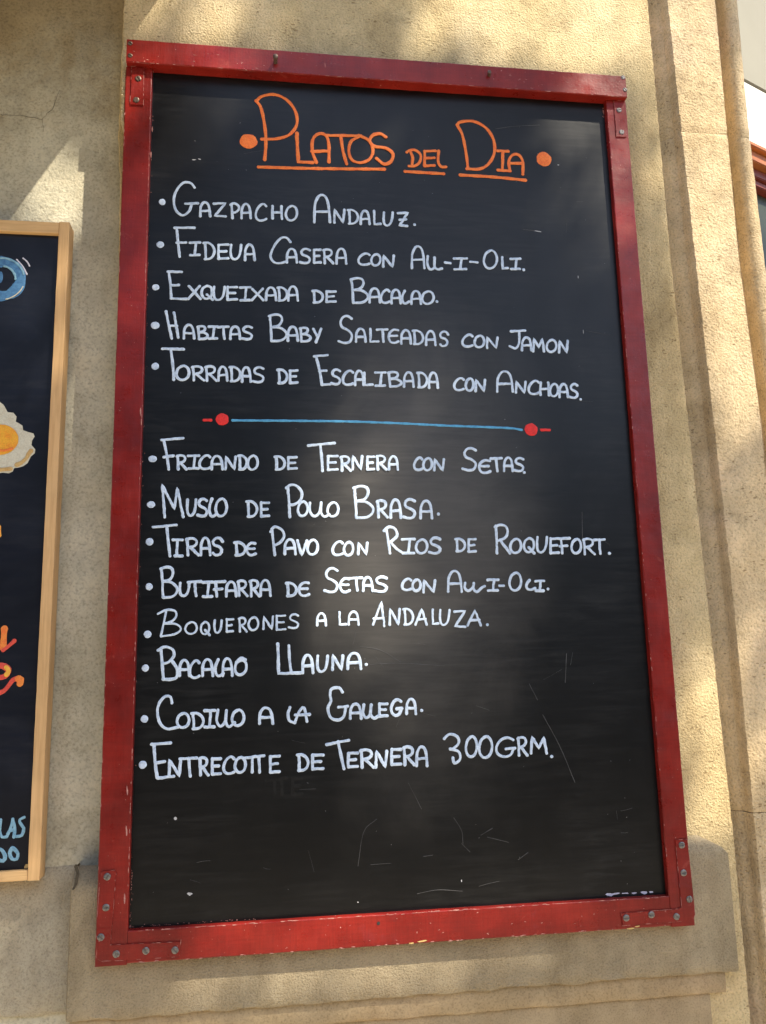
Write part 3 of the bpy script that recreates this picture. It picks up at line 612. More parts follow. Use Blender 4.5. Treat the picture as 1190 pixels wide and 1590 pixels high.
('BABY','W',4.5,[('l',[(2173,8785),(2188,8594),(2198,8387)]),('c',[(2160,8777),(2248,8805),(2328,8791),(2353,8725),(2310,8640),(2203,8603)]),('c',[(2203,8603),(2322,8598),(2410,8535),(2409,8460),(2335,8400),(2198,8387)]),('c',[(2439,8397),(2441,8485),(2449,8552),(2482,8610),(2519,8620),(2554,8595),(2574,8523),(2586,8402)]),('l',[(2444,8481),(2579,8490)]),('l',[(2624,8600),(2633,8501),(2638,8394)]),('c',[(2617,8595),(2670,8610),(2719,8603),(2734,8569),(2708,8525),(2642,8506)]),('c',[(2642,8506),(2715,8504),(2769,8471),(2768,8433),(2722,8401),(2638,8394)]),('l',[(2812,8599),(2870,8483)]),('l',[(2934,8603),(2853,8385)])]),
('SALTEADAS','W',4.5,[('c',[(3396,8777),(3337,8818),(3271,8803),(3226,8728),(3246,8643),(3334,8595),(3392,8520),(3364,8417),(3286,8389),(3193,8416)]),('c',[(3454,8413),(3457,8495),(3466,8558),(3499,8613),(3536,8622),(3570,8599),(3589,8531),(3598,8417)]),('l',[(3460,8491),(3593,8500)]),('l',[(3674,8627),(3673,8419),(3793,8429)]),('l',[(3776,8613),(3934,8626)]),('l',[(3858,8619),(3861,8524),(3869,8425)]),('c',[(4096,8616),(4029,8623),(3968,8568),(3951,8493),(3979,8425),(4038,8412),(4099,8439)]),('l',[(3961,8523),(4079,8527)]),('c',[(4139,8402),(4143,8488),(4152,8553),(4187,8610),(4224,8620),(4258,8595),(4277,8524),(4285,8407)]),('l',[(4146,8484),(4280,8492)]),('l',[(4344,8604),(4347,8508),(4348,8408)]),('c',[(4322,8612),(4386,8619),(4450,8581),(4477,8512),(4454,8441),(4404,8405),(4334,8399)]),('c',[(4518,8389),(4523,8478),(4532,8546),(4567,8606),(4604,8616),(4637,8590),(4655,8516),(4663,8393)]),('l',[(4525,8474),(4658,8483)]),('c',[(4867,8566),(4833,8612),(4783,8611),(4743,8567),(4759,8516),(4815,8499),(4849,8453),(4825,8394),(4768,8380),(4738,8407)])]),
('CON','W',4.5,[('c',[(5248,8556),(5220,8578),(5176,8575),(5121,8533),(5086,8467),(5096,8410),(5144,8388),(5200,8394),(5241,8410)]),('c',[(5348,8565),(5300,8531),(5274,8455),(5299,8395),(5347,8382),(5402,8411),(5428,8478),(5412,8544),(5371,8571),(5333,8559)]),('l',[(5466,8373),(5481,8546),(5610,8377),(5640,8551)])]),
('JAMON','W',4.5,[('l',[(5858,8656),(6086,8676)]),('c',[(5989,8660),(5979,8479),(5921,8382),(5827,8414)]),('c',[(6018,8350),(6024,8434),(6035,8497),(6072,8553),(6111,8562),(6144,8538),(6162,8470),(6167,8355)]),('l',[(6027,8430),(6164,8438)]),('l',[(6197,8337),(6220,8547),(6287,8406),(6350,8546),(6369,8341)]),('c',[(6491,8530),(6442,8495),(6414,8415),(6438,8353),(6487,8338),(6544,8370),(6571,8439),(6557,8508),(6515,8536),(6476,8523)]),('l',[(6608,8333),(6626,8523),(6730,8337),(6760,8527)])]),
('TORRADAS','W',4.5,[('l',[(629,8224),(932,8223)]),('c',[(750,8218),(783,7982),(801,7755)]),('c',[(914,7964),(860,7926),(835,7839),(869,7771),(927,7755),(990,7789),(1016,7865),(993,7940),(941,7971),(898,7957)]),('l',[(1068,7957),(1079,7859),(1084,7753)]),('c',[(1056,7948),(1114,7966),(1181,7955),(1201,7915),(1174,7872),(1091,7846)]),('l',[(1116,7853),(1230,7756)]),('l',[(1256,7961),(1267,7861),(1271,7751)]),('c',[(1245,7952),(1299,7971),(1362,7960),(1381,7918),(1355,7874),(1278,7848)]),('l',[(1301,7855),(1408,7754)]),('c',[(1436,7755),(1436,7840),(1442,7905),(1469,7961),(1501,7970),(1531,7945),(1550,7875),(1561,7758)]),('l',[(1439,7836),(1554,7843)]),('l',[(1615,7954),(1622,7859),(1626,7759)]),('c',[(1593,7962),(1656,7968),(1719,7931),(1747,7862),(1727,7792),(1681,7756),(1613,7750)]),('c',[(1773,7745),(1774,7833),(1780,7899),(1807,7957),(1839,7967),(1868,7941),(1886,7869),(1897,7748)]),('l',[(1777,7829),(1890,7836)]),('c',[(2080,7951),(2034,7972),(1984,7964),(1950,7924),(1967,7879),(2035,7854),(2080,7814),(2060,7759),(2001,7744),(1928,7758)])]),
('DE','W',4.5,[('l',[(2304,7934),(2310,7843),(2312,7748)]),('c',[(2284,7941),(2342,7947),(2400,7911),(2426,7845),(2406,7779),(2363,7745),(2301,7739)]),('l',[(2577,7940),(2467,7933)]),('l',[(2469,7937),(2466,7842),(2468,7743)]),('l',[(2466,7842),(2555,7850)]),('l',[(2466,7747),(2576,7755)])]),
('ESCALIBADA','W',4.5,[('l',[(2823,8165),(3025,8192)]),('c',[(2855,8157),(2904,7946),(2936,7727)]),('l',[(2898,7940),(3002,7948)]),('l',[(2934,7727),(3057,7738)]),('c',[(3205,7946),(3166,7968),(3122,7960),(3093,7920),(3107,7875),(3164,7849),(3203,7810),(3185,7755),(3134,7740),(3072,7755)]),('c',[(3399,7927),(3372,7953),(3330,7950),(3278,7902),(3247,7826),(3258,7760),(3303,7735),(3357,7741),(3396,7759)]),('c',[(3427,7732),(3430,7820),(3438,7887),(3468,7945),(3501,7955),(3530,7929),(3547,7856),(3555,7735)]),('l',[(3433,7816),(3551,7823)]),('l',[(3571,7932),(3571,7737),(3690,7746)]),('l',[(3729,7932),(3887,7940)]),('l',[(3827,7934),(3814,7834),(3803,7735)]),('l',[(3732,7729),(3875,7737)]),('l',[(3937,7938),(3946,7835),(3951,7722)]),('c',[(3928,7933),(3995,7949),(4056,7941),(4074,7905),(4041,7859),(3958,7839)]),('c',[(3958,7839),(4050,7837),(4116,7802),(4115,7762),(4056,7729),(3951,7722)]),('c',[(4161,7721),(4165,7811),(4175,7879),(4209,7939),(4246,7949),(4280,7922),(4298,7848),(4306,7724)]),('l',[(4168,7807),(4302,7814)]),('l',[(4388,7932),(4391,7831),(4390,7726)]),('c',[(4366,7941),(4428,7947),(4489,7907),(4514,7834),(4492,7760),(4444,7722),(4378,7716)]),('c',[(4540,7711),(4544,7806),(4554,7878),(4586,7941),(4621,7952),(4651,7924),(4668,7845),(4674,7714)]),('l',[(4547,7802),(4671,7809)])]),
('CON','W',4.5,[('c',[(5081,7856),(5055,7878),(5014,7875),(4963,7834),(4930,7769),(4940,7712),(4984,7690),(5037,7695),(5075,7711)]),('c',[(5166,7873),(5129,7839),(5107,7761),(5126,7699),(5164,7684),(5208,7714),(5229,7783),(5217,7851),(5185,7879),(5155,7867)]),('l',[(5258,7681),(5272,7859),(5385,7684),(5411,7862)])]),
('ANCHOAS','W',4.5,[('c',[(5593,7678),(5601,7807),(5619,7904),(5678,7990),(5742,8004),(5797,7967),(5827,7861),(5838,7683)]),('l',[(5606,7801),(5832,7812)]),('l',[(5886,7670),(5901,7843),(6017,7672),(6046,7846)]),('c',[(6255,7837),(6227,7862),(6182,7859),(6126,7813),(6089,7740),(6099,7677),(6146,7653),(6203,7658),(6245,7676)]),('l',[(6284,7842),(6273,7738),(6272,7640)]),('l',[(6408,7841),(6401,7741),(6404,7636)]),('l',[(6277,7734),(6401,7741)]),('c',[(6488,7816),(6447,7781),(6423,7701),(6442,7638),(6483,7623),(6530,7653),(6554,7724),(6543,7793),(6508,7823),(6476,7810)]),('c',[(6569,7612),(6575,7694),(6586,7756),(6620,7811),(6654,7820),(6684,7796),(6699,7728),(6703,7615)]),('l',[(6578,7690),(6701,7697)]),('c',[(6866,7802),(6832,7824),(6791,7816),(6761,7778),(6772,7735),(6824,7709),(6858,7671),(6838,7618),(6790,7604),(6733,7618)])]),
('divider dash','R',4.6,[('l',[(1236,7159),(1335,7161)])]),
('divider line','L',4.0,[('c',[(1638,7163),(2386,7169),(2953,7173),(3498,7170),(4143,7155),(4797,7132),(5460,7118),(5794,7106),(5945,7082)])]),
('divider dash','R',4.6,[('l',[(6250,7089),(6382,7088)])]),
('FRICANDO','W',4.5,[('l',[(649,6857),(951,6887)]),('c',[(681,6849),(726,6641),(758,6429)]),('l',[(687,6607),(821,6628)]),('l',[(877,6626),(887,6532),(891,6430)]),('c',[(868,6618),(913,6635),(966,6623),(982,6584),(960,6543),(896,6520)]),('l',[(915,6526),(1005,6431)]),('l',[(1023,6626),(1178,6632)]),('l',[(1119,6627),(1110,6537),(1104,6447)]),('l',[(1034,6443),(1173,6447)]),('c',[(1331,6611),(1303,6635),(1262,6632),(1212,6590),(1183,6522),(1196,6462),(1242,6439),(1295,6443),(1333,6459)]),('c',[(1355,6434),(1356,6511),(1363,6570),(1396,6620),(1435,6629),(1471,6606),(1494,6542),(1507,6435)]),('l',[(1359,6507),(1499,6513)]),('l',[(1549,6434),(1553,6620),(1673,6435),(1689,6622)]),('l',[(1745,6625),(1751,6537),(1754,6445)]),('c',[(1728,6633),(1777,6638),(1827,6602),(1850,6538),(1834,6474),(1797,6441),(1744,6437)]),('c',[(1922,6633),(1879,6597),(1858,6515),(1884,6449),(1930,6433),(1980,6464),(2001,6537),(1984,6609),(1943,6640),(1909,6627)])]),
('DE','W',4.5,[('l',[(2266,6620),(2271,6536),(2274,6449)]),('c',[(2245,6627),(2303,6632),(2361,6598),(2387,6537),(2368,6476),(2325,6445),(2263,6441)]),('l',[(2558,6622),(2437,6617)]),('l',[(2440,6621),(2437,6536),(2439,6448)]),('l',[(2437,6536),(2534,6542)]),('l',[(2437,6452),(2557,6458)])]),
('TERNERA','W',4.5,[('l',[(2723,6799),(3114,6842)]),('c',[(2901,6819),(2919,6621),(2930,6423)]),('l',[(3151,6648),(3010,6642)]),('l',[(3013,6646),(3009,6543),(3011,6436)]),('l',[(3009,6543),(3122,6551)]),('l',[(3008,6440),(3148,6448)]),('l',[(3205,6632),(3212,6533),(3213,6426)]),('c',[(3195,6624),(3245,6641),(3302,6629),(3318,6588),(3293,6545),(3222,6520)]),('l',[(3243,6527),(3338,6427)]),('l',[(3367,6451),(3376,6647),(3489,6452),(3510,6649)]),('l',[(3685,6641),(3585,6636)]),('l',[(3588,6640),(3583,6544),(3584,6445)]),('l',[(3583,6544),(3664,6551)]),('l',[(3582,6449),(3681,6456)]),('l',[(3730,6647),(3736,6551),(3737,6447)]),('c',[(3720,6638),(3770,6655),(3828,6643),(3844,6604),(3819,6562),(3746,6538)]),('l',[(3768,6545),(3863,6448)]),('c',[(3901,6448),(3904,6527),(3912,6587),(3943,6639),(3977,6648),(4008,6624),(4025,6558),(4033,6449)]),('l',[(3907,6523),(4028,6529)])]),
('CON','W',4.5,[('c',[(4402,6610),(4381,6632),(4347,6630),(4306,6591),(4279,6528),(4287,6473),(4323,6451),(4366,6455),(4398,6470)]),('c',[(4477,6624),(4437,6593),(4415,6519),(4437,6460),(4478,6446),(4524,6474),(4546,6538),(4532,6603),(4497,6630),(4465,6619)]),('l',[(4578,6444),(4590,6614),(4704,6445),(4728,6616)])]),
('SETAS','W',4.5,[('c',[(5219,6756),(5159,6789),(5092,6778),(5044,6720),(5064,6653),(5152,6613),(5210,6553),(5179,6472),(5100,6451),(5005,6474)]),('c',[(5426,6598),(5349,6605),(5278,6557),(5258,6489),(5289,6426),(5357,6414),(5427,6437)]),('l',[(5269,6516),(5405,6517)]),('l',[(5436,6631),(5610,6641)]),('l',[(5526,6636),(5527,6541),(5534,6441)]),('c',[(5636,6442),(5641,6524),(5651,6586),(5684,6640),(5719,6649),(5749,6624),(5764,6556),(5769,6443)]),('l',[(5644,6520),(5767,6525)]),('c',[(5941,6624),(5901,6644),(5856,6638),(5824,6603),(5837,6563),(5896,6540),(5934,6504),(5914,6456),(5860,6444),(5796,6457)])]),
('MUSLO','W',4.5,[('l',[(719,5744),(674,6203),(847,5863),(881,6162),(972,5744)]),('c',[(1027,5995),(1023,5879),(1037,5791),(1074,5764),(1113,5798),(1134,5879),(1142,5995)]),('c',[(1292,5979),(1253,6004),(1211,5996),(1183,5954),(1198,5905),(1255,5876),(1294,5832),(1278,5773),(1228,5758),(1167,5775)]),('c',[(1365,6010),(1336,5922),(1330,5833),(1352,5766),(1390,5758),(1433,5796)]),('c',[(1484,6003),(1438,5960),(1416,5859),(1444,5778),(1494,5758),(1548,5796),(1570,5884),(1550,5973),(1507,6010),(1470,5995)])]),
('DE','W',4.5,[('l',[(1868,5959),(1874,5862),(1878,5762)]),('c',[(1847,5968),(1907,5972),(1967,5933),(1995,5862),(1975,5792),(1930,5757),(1866,5753)]),('l',[(2162,5952),(2051,5948)]),('l',[(2053,5952),(2051,5854),(2054,5753)]),('l',[(2051,5854),(2141,5860)]),('l',[(2051,5757),(2162,5763)])]),
('POLLO','W',4.5,[('l',[(2429,6189),(2446,5978),(2456,5745)]),('c',[(2408,6166),(2468,6213),(2554,6200),(2628,6110),(2613,6002),(2531,5931),(2450,5922)]),('c',[(2634,5965),(2592,5929),(2571,5844),(2595,5776),(2639,5759),(2688,5791),(2710,5865),(2694,5940),(2655,5971),(2621,5959)]),('c',[(2744,5952),(2743,5830),(2792,5759),(2868,5793),(2906,5952)]),('c',[(2906,5958),(2899,5816),(2948,5750),(3021,5782)]),('c',[(3066,5952),(3018,5917),(2994,5835),(3021,5770),(3071,5753),(3127,5784),(3151,5856),(3133,5928),(3090,5958),(3052,5946)])]),
('BRASA','W',4.7,[('l',[(3390,6180),(3403,5966),(3410,5734)]),('c',[(3376,6171),(3474,6200),(3563,6181),(3589,6106),(3540,6013),(3420,5975)]),('c',[(3420,5975),(3553,5966),(3649,5892),(3647,5808),(3562,5743),(3410,5734)]),('l',[(3724,5979),(3731,5864),(3731,5740)]),('c',[(3714,5969),(3766,5989),(3825,5974),(3842,5927),(3816,5877),(3741,5849)]),('l',[(3763,5857),(3861,5740)]),('c',[(3908,5734),(3913,5840),(3922,5919),(3958,5989),(3996,5999),(4031,5967),(4050,5880),(4058,5734)]),('l',[(3916,5834),(4053,5840)]),('c',[(4270,5979),(4220,6006),(4163,5998),(4124,5950),(4141,5894),(4216,5861),(4265,5811),(4240,5744),(4174,5727),(4094,5747)]),('c',[(4348,5727),(4353,5830),(4364,5907),(4405,5974),(4448,5985),(4487,5954),(4509,5869),(4518,5727)]),('l',[(4356,5825),(4513,5830)])]),
('TIRAS','W',4.5,[('l',[(563,5604),(881,5633)]),('c',[(748,5620),(774,5400),(802,5195)]),('l',[(834,5422),(967,5421)]),('l',[(898,5421),(892,5203)]),('l',[(865,5200),(969,5197)]),('l',[(1029,5434),(1040,5325),(1046,5207)]),('c',[(1017,5424),(1075,5443),(1141,5428),(1162,5383),(1134,5336),(1052,5311)]),('l',[(1077,5318),(1191,5206)]),('c',[(1223,5206),(1223,5303),(1228,5375),(1256,5438),(1288,5448),(1318,5419),(1337,5338),(1349,5206)]),('l',[(1226,5298),(1341,5302)]),('c',[(1521,5393),(1481,5442),(1427,5442),(1385,5399),(1405,5345),(1467,5326),(1506,5277),(1484,5217),(1422,5205),(1387,5234)])]),
('DE','W',4.5,[('l',[(1704,5372),(1711,5293),(1714,5211)]),('c',[(1682,5379),(1744,5383),(1806,5350),(1834,5292),(1814,5235),(1768,5207),(1702,5203)]),('c',[(1971,5367),(1915,5374),(1865,5331),(1853,5271),(1878,5214),(1928,5202),(1978,5222)]),('l',[(1861,5295),(1959,5294)])]),
('PAVO','W',4.5,[('c',[(2203,5576),(2223,5395),(2244,5200)]),('c',[(2184,5534),(2239,5604),(2335,5568),(2376,5478),(2326,5386),(2231,5333)]),('c',[(2384,5213),(2386,5297),(2393,5359),(2427,5413),(2466,5422),(2501,5396),(2522,5327),(2534,5212)]),('l',[(2389,5292),(2527,5296)]),('l',[(2560,5405),(2621,5198),(2698,5404)]),('c',[(2769,5409),(2725,5373),(2702,5288),(2728,5220),(2775,5203),(2826,5234),(2849,5308),(2832,5383),(2791,5415),(2756,5402)])]),
('CON','W',4.7,[('c',[(3206,5363),(3179,5387),(3139,5385),(3090,5344),(3060,5278),(3071,5219),(3114,5195),(3166,5199),(3203,5214)]),('c',[(3283,5374),(3242,5341),(3221,5265),(3244,5204),(3286,5188),(3334,5217),(3355,5284),(3340,5351),(3303,5379),(3271,5368)]),('l',[(3426,5203),(3434,5371),(3541,5202),(3561,5370)])]),
('RIOS','W',4.7,[('c',[(3838,5575),(3865,5395),(3886,5216)]),('c',[(3806,5543),(3883,5600),(3971,5568),(3993,5467),(3887,5373)]),('c',[(3902,5373),(3979,5284),(4050,5234)]),('l',[(4068,5418),(4252,5422)]),('l',[(4182,5418),(4166,5318),(4154,5218)]),('l',[(4071,5215),(4236,5218)]),('c',[(4345,5409),(4294,5375),(4267,5294),(4295,5229),(4347,5213),(4406,5243),(4433,5314),(4416,5385),(4370,5415),(4330,5403)]),('c',[(4627,5417),(4579,5440),(4525,5433),(4488,5395),(4504,5349),(4575,5321),(4622,5280),(4598,5225),(4535,5212),(4459,5228)])]),
('DE','W',4.5,[('l',[(4874,5412),(4877,5332),(4876,5249)]),('c',[(4853,5420),(4913,5423),(4971,5390),(4995,5332),(4973,5274),(4928,5245),(4864,5242)]),('l',[(5157,5418),(5050,5415)]),('l',[(5052,5419),(5046,5327),(5044,5231)]),('l',[(5046,5327),(5132,5332)]),('l',[(5042,5235),(5149,5240)])]),
('ROQUEFORT','W',4.5,[('l',[(5470,5613),(5474,5418),(5468,5207)]),('c',[(5454,5596),(5534,5630),(5622,5605),(5644,5524),(5602,5439),(5488,5392)]),('l',[(5522,5405),(5663,5206)]),('c',[(5753,5414),(5701,5379),(5672,5295),(5698,5228),(5750,5212),(5809,5242),(5838,5315),(5822,5389),(5778,5420),(5737,5408)]),('c',[(5962,5429),(5901,5386),(5880,5309),(5901,5243),(5951,5221),(6008,5254),(6032,5330),(6020,5403),(5971,5429)]),('l',[(5955,5293),(6033,5203)]),('c',[(6093,5445),(6079,5330),(6089,5243),(6134,5216),(6186,5250),(6219,5330),(6238,5445)]),('l',[(6420,5423),(6291,5419)]),('l',[(6294,5424),(6285,5315),(6280,5202)]),('l',[(6285,5315),(6388,5321)]),('l',[(6278,5207),(6407,5213)]),('l',[(6425,5419),(6587,5427)]),('l',[(6448,5421),(6457,5314),(6457,5201)]),('l',[(6426,5310),(6541,5314)]),('c',[(6679,5407),(6632,5371),(6604,5286),(6626,5217),(6672,5200),(6726,5232),(6753,5306),(6741,5382),(6701,5414),(6665,5401)]),('l',[(6804,5408),(6807,5301),(6802,5186)]),('c',[(6791,5398),(6853,5417),(6922,5402),(6940,5358),(6907,5312),(6818,5287)]),('l',[(6845,5294),(6956,5185)]),('l',[(6955,5398),(7124,5406)]),('l',[(7043,5402),(7040,5299),(7044,5191)])]),
('BUTIFARRA','W',4.5,[('l',[(690,5026),(707,4832),(721,4623)]),('c',[(680,5017),(754,5042),(824,5025),(847,4957),(812,4873),(720,4840)]),('c',[(720,4840),(823,4831),(900,4763),(902,4688),(838,4630),(721,4623)]),('c',[(948,4819),(943,4730),(957,4663),(997,4641),(1039,4667),(1061,4729),(1070,4818)]),('l',[(1052,4831),(1231,4838)]),('l',[(1145,4834),(1152,4739),(1166,4639)]),('l',[(1253,4825),(1385,4828)]),('l',[(1335,4824),(1327,4727),(1321,4630)]),('l',[(1262,4627),(1381,4629)]),('l',[(1399,4828),(1558,4834)]),('l',[(1422,4830),(1438,4733),(1447,4630)]),('l',[(1408,4729),(1521,4732)]),('c',[(1576,4628),(1577,4708),(1583,4768),(1613,4820),(1648,4828),(1680,4803),(1700,4737),(1712,4627)]),('l',[(1580,4704),(1705,4707)]),('l',[(1740,4835),(1748,4737),(1752,4632)]),('c',[(1731,4826),(1776,4843),(1827,4830),(1843,4789),(1822,4747),(1757,4724)]),('l',[(1777,4731),(1865,4630)]),('l',[(1906,4838),(1915,4735),(1918,4624)]),('c',[(1897,4829),(1942,4847),(1994,4833),(2010,4790),(1988,4746),(1924,4722)]),('l',[(1943,4728),(2031,4623)]),('c',[(2047,4628),(2048,4715),(2055,4780),(2086,4837),(2121,4845),(2153,4818),(2173,4746),(2184,4626)]),('l',[(2051,4710),(2177,4713)])]),
('DE','W',4.5,[('l',[(2422,4793),(2427,4713),(2430,4630)]),('c',[(2401,4800),(2460,4803),(2519,4770),(2545,4712),(2526,4654),(2481,4626),(2418,4623)]),('c',[(2716,4799),(2652,4807),(2595,4761),(2581,4696),(2608,4634),(2665,4620),(2722,4642)]),('l',[(2589,4722),(2701,4720)])]),
('SETAS','W',4.7,[('c',[(3123,4971),(3068,5005),(3007,4995),(2966,4938),(2985,4870),(3066,4829),(3120,4768),(3094,4687),(3023,4668),(2937,4692)]),('c',[(3291,4850),(3230,4859),(3175,4811),(3160,4743),(3186,4679),(3240,4665),(3295,4688)]),('l',[(3169,4770),(3276,4769)]),('l',[(3297,4860),(3477,4866)]),('l',[(3391,4863),(3394,4777),(3405,4688)]),('c',[(3488,4681),(3491,4757),(3499,4814),(3530,4864),(3564,4871),(3595,4848),(3613,4784),(3622,4679)]),('l',[(3494,4753),(3617,4755)]),('c',[(3826,4854),(3776,4875),(3719,4869),(3681,4834),(3699,4792),(3773,4766),(3823,4727),(3799,4677),(3733,4665),(3654,4681)])]),
('CON','W',4.7,[('c',[(4182,4824),(4158,4843),(4123,4842),(4078,4809),(4050,4754),(4059,4706),(4098,4686),(4144,4689),(4178,4701)]),('c',[(4254,4828),(4218,4801),(4198,4737),(4218,4685),(4255,4672),(4298,4695),(4318,4752),(4305,4808),(4273,4833),(4243,4824)]),('l',[(4356,4649),(4369,4822),(4504,4648),(4532,4821)])]),
('ALL-I-OLI','W',4.5,[('c',[(4717,4654),(4724,4774),(4737,4864),(4785,4941),(4837,4953),(4883,4916),(4907,4817),(4917,4652)]),('l',[(4728,4768),(4911,4772)]),('c',[(4973,4779),(4964,4707),(5010,4663),(5076,4706),(5101,4775)]),('c',[(5101,4775),(5091,4693),(5140,4649),(5220,4711),(5260,4729)]),('l',[(5309,4820),(5468,4821)]),('l',[(5407,4819),(5392,4743),(5381,4668)]),('l',[(5310,4666),(5452,4667)]),('l',[(5479,4733),(5544,4732)]),('c',[(5717,4912),(5662,4869),(5630,4765),(5657,4682),(5712,4661),(5776,4699),(5807,4789),(5791,4881),(5744,4920),(5701,4905)]),('c',[(5936,4810),(5894,4762),(5882,4713),(5908,4676),(5956,4671),(6014,4691)]),('l',[(6023,4794),(6154,4795)]),('l',[(6104,4793),(6091,4723),(6080,4653)]),('l',[(6021,4651),(6139,4653)])]),
('BOQUERONES','W',3.5,[('c',[(766,4441),(738,4272),(703,4101)]),('c',[(658,4400),(773,4452),(878,4439),(905,4375),(855,4302),(751,4266)]),('c',[(751,4266),(895,4259),(969,4194),(897,4124),(704,4093)]),('c',[(1095,4277),(1049,4250),(1026,4186),(1055,4134),(1106,4120),(1160,4143),(1183,4199),(1163,4256),(1119,4281),(1081,4272)]),('c',[(1291,4279),(1247,4244),(1236,4183),(1255,4130),(1293,4112),(1334,4138),(1349,4199),(1335,4257),(1297,4279)]),('l',[(1292,4170),(1356,4097)]),('c',[(1423,4300),(1419,4214),(1430,4148),(1460,4127),(1492,4152),(1509,4212),(1516,4299)]),('l',[(1672,4312),(1584,4309)]),('l',[(1586,4313),(1585,4228),(1588,4140)]),('l',[(1585,4228),(1655,4232)]),('l',[(1586,4144),(1673,4148)]),('l',[(1756,4322),(1763,4233),(1766,4137)]),('c',[(1749,4315),(1785,4329),(1827,4317),(1840,4280),(1822,4242),(1770,4222)]),('l',[(1786,4227),(1857,4136)]),('c',[(1942,4327),(1902,4298),(1882,4227),(1907,4170),(1949,4155),(1996,4181),(2016,4243),(2000,4305),(1962,4332),(1930,4322)]),('l',[(2086,4167),(2091,4342),(2202,4165),(2219,4340)]),('l',[(2392,4348),(2268,4346)]),('l',[(2270,4350),(2268,4253),(2270,4152)]),('l',[(2268,4253),(2367,4258)]),('l',[(2268,4156),(2391,4160)]),('c',[(2567,4344),(2527,4364),(2483,4359),(2454,4326),(2469,4288),(2527,4264),(2566,4229),(2548,4183),(2497,4173),(2435,4187)])]),
('A','W',3.7,[('c',[(2830,4205),(2832,4272),(2838,4322),(2866,4365),(2898,4372),(2927,4351),(2944,4295),(2953,4202)]),('l',[(2834,4268),(2947,4270)])]),
('LA','W',3.9,[('l',[(3146,4384),(3146,4212),(3237,4216)]),('c',[(3273,4208),(3276,4280),(3284,4334),(3316,4380),(3352,4387),(3385,4364),(3404,4305),(3413,4205)]),('l',[(3279,4276),(3408,4278)])]),
('ANDALUZA','W',4.0,[('l',[(3618,4203),(3745,4524),(3777,4179)]),('l',[(3626,4288),(3771,4291)]),('l',[(3855,4197),(3867,4420),(3980,4195),(4004,4418)]),('l',[(4076,4402),(4079,4305),(4079,4204)]),('c',[(4057,4411),(4114,4415),(4170,4374),(4194,4303),(4173,4233),(4129,4198),(4068,4195)]),('l',[(4225,4192),(4321,4405),(4387,4190)]),('l',[(4256,4265),(4374,4271)]),('l',[(4481,4403),(4476,4197),(4557,4202)]),('c',[(4593,4395),(4582,4288),(4594,4206),(4635,4179),(4682,4211),(4710,4286),(4726,4393)]),('l',[(4794,4368),(4953,4375),(4799,4161),(4947,4149)]),('l',[(4979,4167),(5097,4382),(5176,4164)]),('l',[(5018,4240),(5160,4246)])]),
('BACALAO','W',4.5,[('c',[(708,3918),(730,3722),(750,3519)]),('c',[(669,3905),(758,3951),(863,3914),(882,3828),(814,3746),(756,3729)]),('c',[(866,3750),(927,3652),(922,3541),(845,3517),(745,3519)]),('c',[(963,3560),(962,3643),(968,3706),(997,3759),(1030,3767),(1062,3741),(1082,3672),(1094,3557)]),('l',[(965,3639),(1086,3641)]),('c',[(1221,3725),(1198,3753),(1162,3752),(1120,3705),(1096,3627),(1107,3558),(1147,3530),(1192,3533),(1224,3551)]),('c',[(1268,3553),(1268,3640),(1275,3706),(1305,3762),(1340,3771),(1373,3743),(1393,3670),(1406,3549)]),('l',[(1271,3636),(1398,3637)]),('c',[(1476,3767),(1444,3691),(1437,3614),(1461,3555),(1501,3547),(1547,3579)]),('c',[(1539,3546),(1540,3638),(1545,3707),(1574,3767),(1606,3775),(1637,3747),(1656,3670),(1668,3543)]),('l',[(1542,3633),(1660,3635)]),('c',[(1845,3754),(1779,3777),(1714,3699),(1709,3594),(1772,3551),(1846,3604),(1851,3709),(1792,3750),(1719,3720)])]),
('LLAUNA','W',4.7,[('l',[(2283,3965),(2296,3559),(2603,3559)]),('c',[(2436,3935),(2446,3735),(2467,3571)]),('c',[(2625,3559),(2627,3654),(2635,3726),(2667,3787),(2704,3796),(2737,3767),(2757,3687),(2767,3555)]),('l',[(2630,3649),(2761,3651)]),('c',[(2836,3785),(2827,3676),(2841,3593),(2885,3566),(2932,3597),(2959,3673),(2972,3782)]),('l',[(3038,3593),(3046,3785),(3163,3590),(3184,3782)]),('c',[(3250,3598),(3253,3684),(3264,3748),(3306,3803),(3353,3810),(3396,3784),(3421,3712),(3434,3594)]),('l',[(3257,3679),(3426,3680)])]),
('CODILLO','W',4.5,[('c',[(869,3202),(850,3280),(786,3294),(711,3220),(681,3093),(722,2939),(820,2865),(960,2888)]),('c',[(1010,3059),(963,3029),(941,2954),(971,2893),(1022,2876),(1077,2903),(1099,2968),(1079,3035),(1034,3064),(996,3054)]),('l',[(1151,3048),(1159,2958),(1164,2865)]),('c',[(1129,3057),(1193,3059),(1259,3021),(1289,2954),(1269,2890),(1221,2859),(1151,2857)]),('l',[(1298,3088),(1438,3088)]),('l',[(1384,3085),(1376,2980),(1370,2874)]),('l',[(1308,2872),(1433,2872)]),('c',[(1479,3094),(1465,2954),(1512,2876),(1576,2937),(1593,3083)]),('c',[(1593,3083),(1584,2937),(1629,2867),(1706,2921)]),('c',[(1739,3080),(1691,3046),(1667,2964),(1697,2896),(1748,2878),(1804,2908),(1828,2980),(1808,3053),(1763,3086),(1724,3075)])]),
('A','W',4.7,[('c',[(2036,2895),(2038,2978),(2047,3040),(2087,3094),(2133,3101),(2176,3074),(2201,3004),(2216,2889)]),('l',[(2041,2974),(2207,2973)])]),
('LA','W',4.5,[('c',[(2449,3099),(2422,3014),(2440,2923),(2512,2890)]),('c',[(2512,2890),(2573,3036),(2640,3086),(2679,2903)]),('l',[(2520,2993),(2719,2997)])]),
